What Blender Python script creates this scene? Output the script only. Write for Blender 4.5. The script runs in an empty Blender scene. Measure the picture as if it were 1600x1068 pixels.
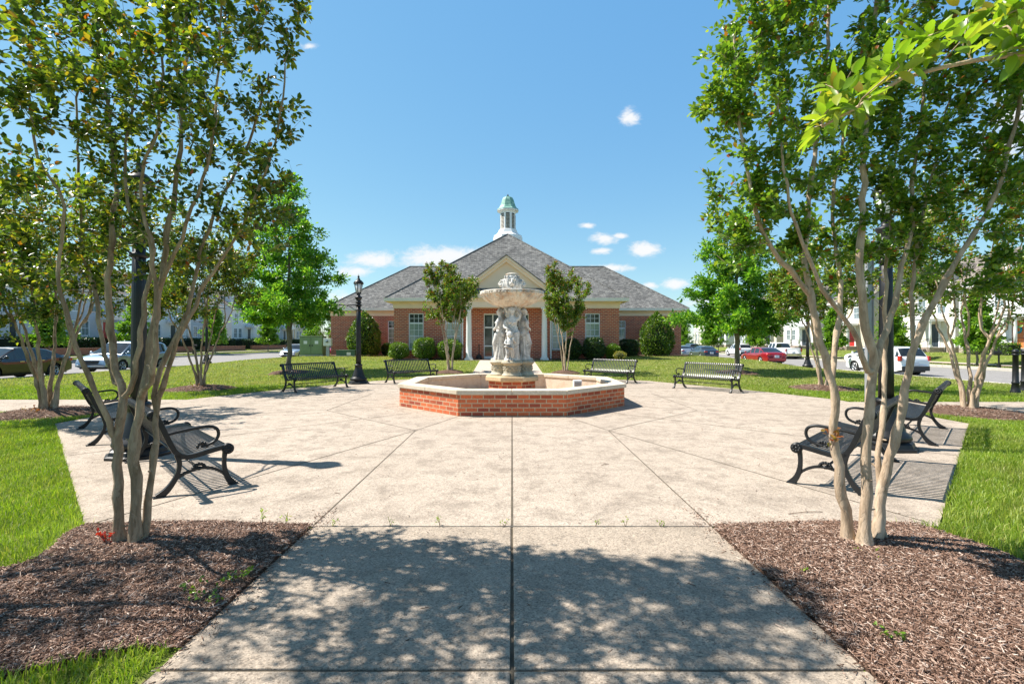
import bpy, bmesh, math, random
import numpy as np
from mathutils import Vector, Matrix
R = math.radians
PI = math.pi
C = bpy.context.scene.collection
scene = bpy.context.scene

# ------------------------------------------------------------------ camera
F = 754.0                       # focal length in photo pixels (photo is 1600 wide)
HC = 1.6                        # eye height
cam_d = bpy.data.cameras.new('camera')
cam = bpy.data.objects.new('camera', cam_d)
C.objects.link(cam)
cam.location = (0, 0, HC)
cam.rotation_euler = (R(90), 0, 0)
cam_d.sensor_width = 36
cam_d.lens = F / 1600 * 36
cam_d.clip_start = 0.05
cam_d.clip_end = 3000
scene.camera = cam

# ------------------------------------------------------------------ light
SUN_EL = R(53)
SUN_DIR = Vector((-math.cos(SUN_EL) * 0.982, math.cos(SUN_EL) * 0.19, math.sin(SUN_EL)))   # towards the sun
sun_d = bpy.data.lights.new('sun', 'SUN')
sun_d.energy = 4.7
sun_d.angle = R(0.53)
sun_d.color = (1.0, 0.94, 0.85)
sun = bpy.data.objects.new('sun', sun_d)
C.objects.link(sun)
sun.rotation_euler = (-SUN_DIR).to_track_quat('-Z', 'Y').to_euler()
scene.view_settings.view_transform = 'Standard'
scene.view_settings.look = 'None'
scene.view_settings.gamma = 1.0
scene.view_settings.exposure = 1.0

class NG:
    """tiny node helper"""
    def __init__(self, nt):
        self.nt = nt
    def n(self, typ, props=None, **inp):
        nd = self.nt.nodes.new(typ)
        for k, v in (props or {}).items():
            setattr(nd, k, v)
        for k, v in inp.items():
            key = int(k[1:]) if k[0] == '_' else k.replace('__', ' ')
            s = nd.inputs[key]
            if isinstance(v, bpy.types.NodeSocket):
                self.nt.links.new(v, s)
            else:
                s.default_value = v
        return nd
    def math(self, op, a, b=None, c=None, clamp=False):
        nd = self.nt.nodes.new('ShaderNodeMath')
        nd.operation = op
        nd.use_clamp = clamp
        for i, v in enumerate((a, b, c)):
            if v is None:
                continue
            if isinstance(v, bpy.types.NodeSocket):
                self.nt.links.new(v, nd.inputs[i])
            else:
                nd.inputs[i].default_value = v
        return nd.outputs[0]
    def ramp(self, fac, stops, interp='LINEAR'):
        nd = self.nt.nodes.new('ShaderNodeValToRGB')
        cr = nd.color_ramp
        cr.interpolation = interp
        while len(cr.elements) < len(stops):
            cr.elements.new(0.5)
        for e, (p, c) in zip(cr.elements, stops):
            e.position = p
            e.color = (c[0], c[1], c[2], 1) if not isinstance(c, (int, float)) else (c, c, c, 1)
        self.nt.links.new(fac, nd.inputs[0])
        return nd.outputs[0]
    def mix(self, fac, a, b, blend='MIX'):
        nd = self.nt.nodes.new('ShaderNodeMix')
        nd.data_type = 'RGBA'
        nd.blend_type = blend
        for i, v in ((0, fac), (6, a), (7, b)):
            if isinstance(v, bpy.types.NodeSocket):
                self.nt.links.new(v, nd.inputs[i])
            elif i == 0:
                nd.inputs[0].default_value = v
            else:
                nd.inputs[i].default_value = (v[0], v[1], v[2], 1)
        return nd.outputs[2]
    def noise(self, vec, scale, detail=4, rough=0.55, dist=0.0):
        nd = self.n('ShaderNodeTexNoise', None, Scale=scale, Detail=detail, Roughness=rough, Distortion=dist)
        if vec is not None:
            self.nt.links.new(vec, nd.inputs['Vector'])
        return nd.outputs['Fac']

# ------------------------------------------------------------------ sky with a few small clouds
world = bpy.data.worlds.new('World')
scene.world = world
world.use_nodes = True
wn = world.node_tree
wn.nodes.clear()
g = NG(wn)
sky = g.n('ShaderNodeTexSky', dict(sky_type='NISHITA', sun_disc=False, sun_elevation=SUN_EL,
          sun_rotation=math.atan2(SUN_DIR.x, SUN_DIR.y), altitude=0.0, air_density=1.0, dust_density=0.1, ozone_density=1.6))
tc = g.n('ShaderNodeTexCoord').outputs['Generated']
sep = g.n('ShaderNodeSeparateXYZ', None, Vector=tc)
ydir = g.math('MAXIMUM', sep.outputs[1], 0.05)
uu = g.math('DIVIDE', sep.outputs[0], ydir)
vv = g.math('DIVIDE', sep.outputs[2], ydir)
uv = g.n('ShaderNodeCombineXYZ', None, X=uu, Y=g.math('MULTIPLY', vv, 1.7), Z=0.0).outputs[0]
n1 = g.noise(uv, 24, 8, 0.68, 0.6)
n2 = g.noise(uv, 70, 3, 0.6)
nz = g.math('ADD', g.math('MULTIPLY', g.math('SUBTRACT', n1, 0.5), 2.3), g.math('MULTIPLY', g.math('SUBTRACT', n2, 0.5), 0.7))
total = None
# centre (tangent-plane px of the direction), half-width, half-height, strength
CL = [(583, 406, 46, 15, 1.0), (690, 402, 75, 19, 1.1), (555, 424, 40, 14, .8), (943, 373, 28, 12, .95), (968, 368, 20, 6, .9), (940, 392, 22, 8, .85),
      (916, 352, 18, 6, .95), (1007, 390, 26, 13, 1.15), (984, 182, 20, 16, .95), (955, 419, 40, 8, 1.0),
      (1055, 444, 34, 11, .9), (1016, 446, 22, 7, .8), (484, 72, 26, 10, .6), (1592, 170, 60, 50, .9), (1570, 225, 70, 35, .8),
      (250, 130, 30, 14, .6), (330, 395, 60, 20, .7), (545, 470, 60, 22, .7), (1120, 470, 80, 16, .7), (-300, 300, 200, 60, .9), (1900, 250, 220, 70, .9)]
for (px, py, w, h, s) in CL:
    cu, cv = (px - 800) / F, (534 - py) / F
    du = g.math('MULTIPLY', g.math('SUBTRACT', uu, cu), F / w / 1.25)
    dv = g.math('MULTIPLY', g.math('SUBTRACT', vv, cv), F / h / 1.25)
    d = g.math('SQRT', g.math('ADD', g.math('MULTIPLY', du, du), g.math('MULTIPLY', dv, dv)))
    m = g.math('ADD', g.math('SUBTRACT', s * 0.75, d), g.math('MULTIPLY', nz, 0.55))
    total = m if total is None else g.math('MAXIMUM', total, m)
front = g.math('GREATER_THAN', sep.outputs[1], 0.06)
cf = g.math('MULTIPLY', g.n('ShaderNodeMapRange', dict(interpolation_type='SMOOTHSTEP'), Value=total, _1=-0.12, _2=0.55).outputs[0], front)
cf = g.math('MULTIPLY', cf, 0.96)
graded = g.mix(1.0, g.mix(1.0, sky.outputs[0], (0.588, 0.545, 0.25), 'MULTIPLY'), (0.229, 1.228, 3.27), 'ADD')   # softer clear-day gradient
high = g.n('ShaderNodeMapRange', dict(interpolation_type='SMOOTHSTEP'), Value=sep.outputs[2], _1=0.60, _2=0.85).outputs[0]
graded = g.mix(high, graded, g.mix(1.0, sky.outputs[0], (0.62, 0.58, 0.52), 'MULTIPLY'))     # deeper blue overhead
col = g.mix(cf, graded, (5.0, 5.05, 5.1))
bg = g.n('ShaderNodeBackground', None, Color=col, Strength=0.0985)
out = g.n('ShaderNodeOutputWorld', None, Surface=bg.outputs[0])

# ------------------------------------------------------------------ helpers
def P(px, py, Y):
    """photo direction at depth Y -> world point (used to read places off the photograph)"""
    return Vector(((px - 800) * Y / F, Y, HC + (534 - py) * Y / F))

def smooth01(t):
    t = min(1.0, max(0.0, t))
    return t * t * (3 - 2 * t)

def gz(x, y):
    """height of the ground"""
    t = min(1.0, max(0.0, (y - 22.0) / 9.2))
    fx = smooth01((x + 21.5) / 5.0) * (1 - smooth01((x - 15.4) / 2.6))
    z = 0.44 * (0.75 * t + 0.25 * smooth01(t)) * fx
    if x < -37.6:
        z = 0.1 + 0.45 * smooth01((-37.6 - x) / 6.0)
    if x > 16.5:
        z -= 0.22 * smooth01((x - 16.5) / 4.9)
    if x > 33.0:
        z = -0.18 + 0.75 * smooth01((x - 34.5) / 6.0)
    return z

def setp(o, label=None, cat=None, group=None, kind=None):
    if label: o['label'] = label
    if cat: o['category'] = cat
    if group: o['group'] = group
    if kind: o['kind'] = kind
    return o

def empty(name, loc, rz=0.0, label=None, cat=None, group=None, kind=None):
    o = bpy.data.objects.new(name, None)
    o.empty_display_size = 0.2
    C.objects.link(o)
    o.location = loc
    o.rotation_euler = (0, 0, rz)
    return setp(o, label, cat, group, kind)

def children_of(o):
    return [c for c in C.objects if c.parent == o]

KIDS = {}
def link(o, parent=None):
    C.objects.link(o)
    if parent is not None:
        o.parent = parent
        KIDS.setdefault(parent.name, []).append(o)
    return o

def copy_tree(src, loc=None, rz=None, scale=None, label=None, parent=None, top=True):
    c = src.copy()
    link(c, parent)
    if top:
        if loc is not None: c.location = loc
        if rz is not None: c.rotation_euler = (0, 0, rz)
        if scale is not None: c.scale = scale if hasattr(scale, '__len__') else (scale,) * 3
        if label: c['label'] = label
    for k in list(KIDS.get(src.name, [])):
        copy_tree(k, parent=c, top=False)
    return c

def auto_uv(me):
    n = len(me.polygons)
    if n == 0: return
    nv = len(me.vertices)
    co = np.empty(nv * 3); me.vertices.foreach_get('co', co); co = co.reshape(-1, 3)
    nr = np.empty(n * 3); me.polygons.foreach_get('normal', nr); nr = nr.reshape(-1, 3)
    tot = np.empty(n, dtype=np.int32); me.polygons.foreach_get('loop_total', tot)
    li = np.empty(len(me.loops), dtype=np.int32); me.loops.foreach_get('vertex_index', li)
    fn = np.repeat(nr, tot, axis=0)
    p = co[li]
    hz = np.hypot(fn[:, 0], fn[:, 1])
    flat = hz < 0.15
    hs_ = np.where(flat, 1, hz)
    tx, ty = np.where(flat, 1, -fn[:, 1] / hs_), np.where(flat, 0, fn[:, 0] / hs_)
    b = np.stack([fn[:, 1] * 0 - fn[:, 2] * ty * 1.0, fn[:, 2] * tx, fn[:, 0] * ty - fn[:, 1] * tx], 1)
    u = p[:, 0] * tx + p[:, 1] * ty
    v = np.abs(0) + (p * b).sum(1)
    v = np.where(flat, p[:, 1], np.where(b[:, 2] < 0, -v, v))
    lay = me.uv_layers.new(name='UVMap')
    lay.data.foreach_set('uv', np.stack([u, v], 1).astype(np.float32).ravel())

class MB:
    """mesh builder: collects shapes and links them as ONE mesh object"""
    def __init__(self):
        self.v = []; self.f = []; self.m = []; self.s = []
    def add(self, vs, fs, mat=0, smooth=False):
        o = len(self.v)
        self.v.extend([tuple(p) for p in vs])
        for f in fs:
            self.f.append([i + o for i in f]); self.m.append(mat); self.s.append(smooth)
    def box(self, x0, x1, y0, y1, z0, z1, mat=0):
        vs = [(x, y, z) for z in (z0, z1) for y in (y0, y1) for x in (x0, x1)]
        self.add(vs, [(0, 2, 3, 1), (4, 5, 7, 6), (0, 1, 5, 4), (2, 6, 7, 3), (0, 4, 6, 2), (1, 3, 7, 5)], mat)
    def tube(self, pts, rad, n=8, mat=0, smooth=True, cap=True, ry=None):
        pts = [Vector(p) for p in pts]
        k = len(pts)
        if not hasattr(rad, '__len__'): rad = [rad] * k
        vs = []
        up = Vector((0, 0, 1))
        prev = None
        for i in range(k):
            t = (pts[min(i + 1, k - 1)] - pts[max(i - 1, 0)]).normalized()
            if prev is None:
                a = up if abs(t.z) < 0.9 else Vector((0, 1, 0))
                u = t.cross(a).normalized()
            else:
                u = (prev - t * prev.dot(t)).normalized()
            prev = u
            w = t.cross(u)
            for j in range(n):
                a = 2 * PI * j / n
                vs.append(pts[i] + u * (math.cos(a) * rad[i]) + w * (math.sin(a) * rad[i] * (ry or 1)))
        fs = [(i * n + j, i * n + (j + 1) % n, (i + 1) * n + (j + 1) % n, (i + 1) * n + j) for i in range(k - 1) for j in range(n)]
        if cap:
            fs += [tuple(range(n - 1, -1, -1)), tuple((k - 1) * n + j for j in range(n))]
        self.add(vs, fs, mat, smooth)
    def lathe(self, prof, n=16, c=(0, 0, 0), mat=0, smooth=True, mod=None, cap=True, rot=0.0):
        vs = []
        for i, (r, z) in enumerate(prof):
            for j in range(n):
                a = 2 * PI * j / n + rot
                rr = r * (mod(a, z) if mod else 1)
                vs.append((c[0] + rr * math.cos(a), c[1] + rr * math.sin(a), c[2] + z))
        k = len(prof)
        fs = [(i * n + j, i * n + (j + 1) % n, (i + 1) * n + (j + 1) % n, (i + 1) * n + j) for i in range(k - 1) for j in range(n)]
        if cap:
            fs += [tuple(range(n - 1, -1, -1)), tuple((k - 1) * n + j for j in range(n))]
        self.add(vs, fs, mat, smooth)
    def ball(self, c, r, n=12, m=8, mat=0, rot=None):
        """ellipsoid; r may be a triple"""
        if not hasattr(r, '__len__'): r = (r, r, r)
        vs = [Vector((0, 0, -r[2]))]
        for i in range(1, m):
            t = PI * i / m
            for j in range(n):
                a = 2 * PI * j / n
                vs.append(Vector((r[0] * math.sin(t) * math.cos(a), r[1] * math.sin(t) * math.sin(a), -r[2] * math.cos(t))))
        vs.append(Vector((0, 0, r[2])))
        if rot is not None: vs = [rot @ v for v in vs]
        vs = [v + Vector(c) for v in vs]
        fs = [(0, 1 + (j + 1) % n, 1 + j) for j in range(n)]
        for i in range(m - 2):
            fs += [(1 + i * n + j, 1 + i * n + (j + 1) % n, 1 + (i + 1) * n + (j + 1) % n, 1 + (i + 1) * n + j) for j in range(n)]
        e = len(vs) - 1
        fs += [(e, 1 + (m - 2) * n + j, 1 + (m - 2) * n + (j + 1) % n) for j in range(n)]
        self.add(vs, fs, mat, True)
    def prism(self, poly, z0, z1, mat=0, top=True, bottom=True):
        """polygon (list of xy, counter-clockwise) extruded from z0 to z1"""
        n = len(poly)
        vs = [(x, y, z0) for x, y in poly] + [(x, y, z1) for x, y in poly]
        fs = [(i, (i + 1) % n, n + (i + 1) % n, n + i) for i in range(n)]
        if top: fs.append(tuple(range(n, 2 * n)))
        if bottom: fs.append(tuple(range(n - 1, -1, -1)))
        self.add(vs, fs, mat)
    def ring(self, outer, inner, z0, z1, mat=0):
        """closed polygonal ring with a top and a bottom"""
        n = len(outer)
        vs = [(x, y, z) for z in (z0, z1) for pl in (outer, inner) for x, y in pl]
        fs = []
        for i in range(n):
            j = (i + 1) % n
            fs += [(i, j, 2 * n + j, 2 * n + i), (n + j, n + i, 3 * n + i, 3 * n + j), (2 * n + i, 2 * n + j, 3 * n + j, 3 * n + i), (j, i, n + i, n + j)]
        self.add(vs, fs, mat)
    def strip(self, pts, w, y0, y1, mat=0):
        """a band of in-plane width w that follows pts (x, z), between y0 and y1"""
        k = len(pts)
        if not hasattr(w, '__len__'): w = [w] * k
        vs = []
        for i in range(k):
            a, b = pts[max(i - 1, 0)], pts[min(i + 1, k - 1)]
            dx, dz = b[0] - a[0], b[1] - a[1]
            L = math.hypot(dx, dz) or 1
            nx, nz_ = -dz / L * w[i] / 2, dx / L * w[i] / 2
            x, z = pts[i]
            vs += [(x - nx, y0, z - nz_), (x + nx, y0, z + nz_), (x + nx, y1, z + nz_), (x - nx, y1, z - nz_)]
        fs = [(i * 4 + j, (i + 1) * 4 + j, (i + 1) * 4 + (j + 1) % 4, i * 4 + (j + 1) % 4) for i in range(k - 1) for j in range(4)]
        fs += [(0, 1, 2, 3), tuple(4 * (k - 1) + j for j in (3, 2, 1, 0))]
        self.add(vs, fs, mat)
    def open_wall(self, x0, x1, z0, z1, y, ops, depth=0.12, mat=0, rmat=None):
        """vertical wall in the plane y (facing -y) with rectangular openings and their reveals"""
        xs = sorted(set([x0, x1] + [o[0] for o in ops] + [o[1] for o in ops]))
        zs = sorted(set([z0, z1] + [o[2] for o in ops] + [o[3] for o in ops]))
        xs = [x for x in xs if x0 <= x <= x1]; zs = [z for z in zs if z0 <= z <= z1]
        for i in range(len(xs) - 1):
            for j in range(len(zs) - 1):
                cx, cz = (xs[i] + xs[i + 1]) / 2, (zs[j] + zs[j + 1]) / 2
                if any(o[0] < cx < o[1] and o[2] < cz < o[3] for o in ops): continue
                self.add([(xs[i], y, zs[j]), (xs[i + 1], y, zs[j]), (xs[i + 1], y, zs[j + 1]), (xs[i], y, zs[j + 1])], [(0, 1, 2, 3)], mat)
        rm = mat if rmat is None else rmat
        for a, b, c, d in ops:
            e = y + depth
            self.add([(a, y, c), (b, y, c), (b, y, d), (a, y, d), (a, e, c), (b, e, c), (b, e, d), (a, e, d)],
                     [(0, 4, 5, 1), (1, 5, 6, 2), (2, 6, 7, 3), (3, 7, 4, 0)], rm)
    def build(self, name, mats, parent=None, loc=None, rz=None, uv=True, bevel=0.0, recalc=False):
        me = bpy.data.meshes.new(name)
        me.from_pydata(self.v, [], self.f)
        if not isinstance(mats, (list, tuple)): mats = [mats]
        for m in mats: me.materials.append(m)
        me.polygons.foreach_set('material_index', self.m)
        me.polygons.foreach_set('use_smooth', self.s)
        if recalc:
            bm = bmesh.new(); bm.from_mesh(me)
            bmesh.ops.remove_doubles(bm, verts=bm.verts, dist=1e-5)
            bmesh.ops.recalc_face_normals(bm, faces=bm.faces)
            bm.to_mesh(me); bm.free()
        me.update()
        if uv: auto_uv(me)
        o = bpy.data.objects.new(name, me)
        link(o, parent)
        if loc is not None: o.location = loc
        if rz is not None: o.rotation_euler = (0, 0, rz)
        if bevel:
            b = o.modifiers.new('bevel', 'BEVEL'); b.width = bevel; b.segments = 2; b.limit_method = 'ANGLE'; b.angle_limit = R(40)
        return o

def np_mesh(name, V, Fs, mats, parent=None, mi=None, smooth=False, kind=None):
    """V (n,3); Fs (m,k) -> one mesh object"""
    me = bpy.data.meshes.new(name)
    V = np.asarray(V, dtype=np.float32); Fs = np.asarray(Fs, dtype=np.int32)
    m, k = Fs.shape
    me.vertices.add(len(V)); me.vertices.foreach_set('co', V.ravel())
    me.loops.add(m * k); me.loops.foreach_set('vertex_index', Fs.ravel())
    me.polygons.add(m); me.polygons.foreach_set('loop_start', np.arange(0, m * k, k, dtype=np.int32))
    if not isinstance(mats, (list, tuple)): mats = [mats]
    for mt in mats: me.materials.append(mt)
    if mi is not None: me.polygons.foreach_set('material_index', np.asarray(mi, dtype=np.int32))
    if smooth: me.polygons.foreach_set('use_smooth', np.ones(m, dtype=bool))
    me.update(calc_edges=True)
    o = bpy.data.objects.new(name, me)
    link(o, parent)
    if kind: o['kind'] = kind
    return o
# ------------------------------------------------------------------ materials
def new_mat(name):
    m = bpy.data.materials.new(name)
    m.use_nodes = True
    nt = m.node_tree
    b = nt.nodes['Principled BSDF']
    return m, NG(nt), b

def setb(b, **kw):
    for k, v in kw.items():
        s = b.inputs[k.replace('__', ' ')]
        if isinstance(v, bpy.types.NodeSocket): b.id_data.links.new(v, s)
        elif hasattr(v, '__len__') and len(v) == 3: s.default_value = (v[0], v[1], v[2], 1)
        else: s.default_value = v

def bump(g, b, h, dist=0.01, strength=1.0):
    nd = g.n('ShaderNodeBump', None, Height=h, Distance=dist, Strength=strength)
    g.nt.links.new(nd.outputs[0], b.inputs['Normal'])

def objco(g): return g.n('ShaderNodeTexCoord').outputs['Object']
def uvco(g): return g.n('ShaderNodeTexCoord').outputs['UV']
def rnd_island(g): return g.n('ShaderNodeNewGeometry').outputs['Random Per Island']

def plain(name, col, rough=0.5, metal=0.0, var=0.08, scale=6.0, spec=0.5, coat=0.0, bumpd=0.0):
    m, g, b = new_mat(name)
    v = objco(g)
    n = g.noise(v, scale, 4)
    c0 = tuple(c * (1 - var) for c in col); c1 = tuple(min(1, c * (1 + var)) for c in col)
    setb(b, Base__Color=g.ramp(n, [(0.3, c0), (0.7, c1)]), Roughness=rough, Metallic=metal, Specular__IOR__Level=spec, Coat__Weight=coat)
    if coat: setb(b, Coat__Roughness=0.04)
    if bumpd: bump(g, b, g.noise(v, scale * 8, 4), bumpd)
    return m

def concrete(name, base, dark, light, agg=0.35, stain=0.5, scale_off=0.5):
    m, g, b = new_mat(name)
    v = objco(g)
    big = g.noise(v, 0.35, 5, 0.6)
    mid = g.noise(v, 2.6, 12, 0.80, 0.3)
    fine = g.noise(v, 38, 3, 0.7)
    vor = g.n('ShaderNodeTexVoronoi', dict(feature='F1'), Vector=v, Scale=110.0)
    c = g.mix(g.math('MULTIPLY', g.ramp(big, [(0.3, 0.0), (0.7, 1.0)]), 0.6), base, light)
    c = g.mix(g.math('MULTIPLY', g.ramp(mid, [(0.47, 0.0), (0.60, 1.0)]), stain), c, dark)
    scal = g.ramp(g.noise(v, 6.5, 7, 0.72, 0.6), [(0.56, 0.0), (0.62, 1.0)])          # scaled-off lighter patches
    c = g.mix(g.math('MULTIPLY', scal, g.math('MULTIPLY', g.ramp(g.noise(v, 0.7, 3), [(0.42, 0.0), (0.6, 1.0)]), scale_off)), c, tuple(min(1, x * 1.16) for x in light))
    ag = g.mix(vor.outputs['Color'], (0.55, 0.52, 0.5), (1.22, 1.2, 1.18))
    agc = g.n('ShaderNodeSeparateColor', None, Color=vor.outputs['Color']).outputs[0]
    agm = g.ramp(agc, [(0.0, (0.5, 0.48, 0.46)), (0.35, (0.9, 0.9, 0.9)), (0.75, (1.05, 1.04, 1.02)), (1.0, (1.35, 1.3, 1.25))])
    c = g.mix(agg, c, g.mix(1.0, c, agm, 'MULTIPLY'))
    c = g.mix(g.math('MULTIPLY', g.ramp(fine, [(0.3, 1.0), (0.5, 0.0)]), 0.35), c, dark)
    wv = g.n('ShaderNodeVectorMath', dict(operation='ADD'), _0=v, _1=g.n('ShaderNodeVectorMath', dict(operation='SCALE'), _0=g.n('ShaderNodeTexNoise', None, Vector=v, Scale=1.3, Detail=6.0).outputs['Color'], Scale=1.4).outputs[0]).outputs[0]
    ck = g.n('ShaderNodeTexVoronoi', dict(feature='DISTANCE_TO_EDGE'), Vector=wv, Scale=0.28).outputs['Distance']
    ckm = g.math('MULTIPLY', g.ramp(ck, [(0.0, 1.0), (0.0022, 0.0)]), g.ramp(g.noise(v, 0.25, 2), [(0.5, 0.0), (0.56, 0.55)]))
    c = g.mix(ckm, c, (0.09, 0.07, 0.05))
    setb(b, Base__Color=c, Roughness=0.9, Specular__IOR__Level=0.25)
    h = g.math('ADD', g.math('MULTIPLY', fine, 0.6), g.math('ADD', g.math('MULTIPLY', scal, 0.25), g.math('MULTIPLY', vor.outputs['Distance'], 0.4)))
    bump(g, b, h, 0.006, 0.7)
    return m

def brick(name, c1, c2, mortar, w, h, mort=0.011, dirt=0.3, uvscale=1.0):
    m, g, b = new_mat(name)
    v = uvco(g)
    bt = g.n('ShaderNodeTexBrick', dict(offset=0.5, squash=1.0), Vector=v, Color1=(c1[0], c1[1], c1[2], 1), Color2=(c2[0], c2[1], c2[2], 1),
             Mortar=(mortar[0], mortar[1], mortar[2], 1), Scale=1.0, Mortar__Size=mort, Mortar__Smooth=0.15, Bias=-0.15, Brick__Width=w, Row__Height=h)
    n = g.noise(objco(g), 1.6, 5, 0.6)
    n2 = g.noise(v, 30, 3, 0.6)
    c = g.mix(g.math('MULTIPLY', g.ramp(n, [(0.4, 0.0), (0.75, 1.0)]), dirt), bt.outputs['Color'], tuple(x * 0.45 for x in c1))
    c = g.mix(0.35, c, g.mix(1.0, c, g.ramp(n2, [(0.3, 0.55), (0.7, 1.4)]), 'MULTIPLY'))
    setb(b, Base__Color=c, Roughness=0.85, Specular__IOR__Level=0.25)
    bump(g, b, g.math('SUBTRACT', g.math('MULTIPLY', n2, 0.35), bt.outputs['Fac']), 0.006, 0.8)
    return m

def shingle(name, c1, c2, c3):
    m, g, b = new_mat(name)
    v = uvco(g)
    bt = g.n('ShaderNodeTexBrick', dict(offset=0.37), Vector=v, Color1=(*c1, 1), Color2=(*c2, 1), Mortar=(c3[0] * .35, c3[1] * .35, c3[2] * .35, 1),
             Scale=1.0, Mortar__Size=0.012, Mortar__Smooth=0.3, Bias=0.0, Brick__Width=0.33, Row__Height=0.145)
    bt2 = g.n('ShaderNodeTexBrick', dict(offset=0.21), Vector=v, Color1=(0.68, 0.68, 0.68, 1), Color2=(1.34, 1.33, 1.3, 1), Mortar=(1, 1, 1, 1),
              Scale=1.0, Mortar__Size=0.0, Bias=0.0, Brick__Width=0.19, Row__Height=0.145)
    c = g.mix(1.0, bt.outputs['Color'], bt2.outputs['Color'], 'MULTIPLY')
    n = g.noise(objco(g), 0.5, 5, 0.6)
    c = g.mix(1.0, c, g.ramp(n, [(0.3, 0.82), (0.7, 1.15)]), 'MULTIPLY')
    c = g.mix(0.5, c, g.mix(1.0, c, g.ramp(g.noise(v, 60, 2), [(0.3, 0.6), (0.7, 1.4)]), 'MULTIPLY'))
    setb(b, Base__Color=c, Roughness=0.95, Specular__IOR__Level=0.15)
    bump(g, b, g.math('SUBTRACT', g.n('ShaderNodeSeparateColor', None, Color=bt2.outputs['Color']).outputs[0], g.math('MULTIPLY', bt.outputs['Fac'], 2.0)), 0.012, 0.7)
    return m

def leaf_mat(name, stops, trans=0.45, tcol=(1.25, 1.35, 0.55), rough=0.33, patchy=0.0):
    """stops: (position, colour) over a random number per leaf"""
    m, g, b = new_mat(name)
    r = rnd_island(g)
    c = g.ramp(r, stops)
    if patchy:
        pn = g.noise(objco(g), 0.45, 5, 0.65, 0.5)
        c = g.mix(g.math('MULTIPLY', g.ramp(pn, [(0.46, 0.0), (0.66, 1.0)]), patchy), c, (0.42, 0.37, 0.15))
        c = g.mix(1.0, c, g.ramp(g.noise(objco(g), 1.7, 4), [(0.3, 0.72), (0.7, 1.2)]), 'MULTIPLY')
    setb(b, Base__Color=c, Roughness=rough, Specular__IOR__Level=0.6)
    tr = g.n('ShaderNodeBsdfTranslucent', None, Color=g.mix(1.0, c, tcol, 'MULTIPLY'))
    mx = g.n('ShaderNodeMixShader', None, Fac=trans)
    nt = g.nt
    nt.links.new(b.outputs[0], mx.inputs[1]); nt.links.new(tr.outputs[0], mx.inputs[2])
    nt.links.new(mx.outputs[0], nt.nodes['Material Output'].inputs['Surface'])
    return m

def bark(name, c0, c1, c2, scale=9.0, stretch=0.25, bd=0.012):
    m, g, b = new_mat(name)
    v = g.n('ShaderNodeMapping', None, Vector=objco(g), Scale=(1, 1, stretch)).outputs[0]
    n = g.noise(v, scale, 6, 0.6, 0.8)
    n2 = g.noise(v, scale * 5, 4, 0.6)
    c = g.ramp(n, [(0.3, c0), (0.5, c1), (0.68, c2)])
    c = g.mix(0.5, c, g.mix(1.0, c, g.ramp(n2, [(0.3, 0.6), (0.7, 1.3)]), 'MULTIPLY'))
    pk = g.noise(g.n('ShaderNodeMapping', None, Vector=objco(g), Scale=(1, 1, .35)).outputs[0], 16, 5, 0.6, 1.2)
    pm_ = g.ramp(pk, [(0.53, 0.0), (0.56, 1.0)])
    c = g.mix(g.math('MULTIPLY', pm_, 0.4), c, c2)
    dk = g.ramp(g.noise(objco(g), 22, 4, 0.7), [(0.62, 0.0), (0.68, 1.0)])
    c = g.mix(g.math('MULTIPLY', dk, 0.3), c, tuple(x * 0.45 for x in c0))
    setb(b, Base__Color=c, Roughness=0.85, Specular__IOR__Level=0.2)
    bump(g, b, g.math('ADD', g.math('ADD', n, g.math('MULTIPLY', pm_, -0.15)), g.math('MULTIPLY', n2, 0.4)), bd, 1.0)
    return m

def siding(name, col, row=0.13):
    m, g, b = new_mat(name)
    v = uvco(g)
    s = g.n('ShaderNodeSeparateXYZ', None, Vector=v)
    fr = g.math('FRACT', g.math('DIVIDE', s.outputs[1], row))
    n = g.noise(objco(g), 0.8, 4)
    c = g.ramp(n, [(0.3, tuple(x * 0.93 for x in col)), (0.7, col)])
    c = g.mix(g.math('LESS_THAN', fr, 0.07), c, tuple(x * 0.6 for x in col))
    setb(b, Base__Color=c, Roughness=0.6)
    bump(g, b, g.math('SUBTRACT', 1.0, fr), 0.012, 1.0)
    return m

def pane_mat(name, col, col2, rough=0.06):
    m, g, b = new_mat(name)
    n = g.noise(objco(g), 1.3, 3)
    setb(b, Base__Color=g.ramp(n, [(0.35, col), (0.65, col2)]), Roughness=rough, Specular__IOR__Level=0.9)
    return m

def paint(name, col, metal=0.35):
    m, g, b = new_mat(name)
    f = g.noise(objco(g), 400, 2)
    setb(b, Base__Color=g.mix(g.math('MULTIPLY', f, 0.12), col, tuple(min(1, c * 1.5 + 0.01) for c in col)), Metallic=metal, Roughness=0.32,
         Coat__Weight=1.0, Coat__Roughness=0.03)
    return m

M = {}
M['plaza'] = concrete('plaza_concrete', (0.41, 0.346, 0.285), (0.24, 0.20, 0.162), (0.51, 0.435, 0.362), 0.85, 0.7)
M['walk'] = concrete('walk_concrete', (0.36, 0.30, 0.24), (0.19, 0.158, 0.125), (0.44, 0.37, 0.30), 0.95, 0.45, 0.12)
M['path'] = concrete('path_concrete', (0.52, 0.43, 0.36), (0.38, 0.32, 0.27), (0.6, 0.5, 0.42), 0.25, 0.3)
M['kerb'] = concrete('kerb_concrete', (0.46, 0.43, 0.38), (0.3, 0.28, 0.25), (0.55, 0.52, 0.47), 0.3, 0.4)
M['joint'] = plain('joint_dirt', (0.10, 0.08, 0.055), 0.95, var=0.4, scale=8)
M['asphalt'] = concrete('asphalt', (0.26, 0.25, 0.245), (0.17, 0.165, 0.16), (0.31, 0.30, 0.295), 0.5, 0.4)
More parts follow.
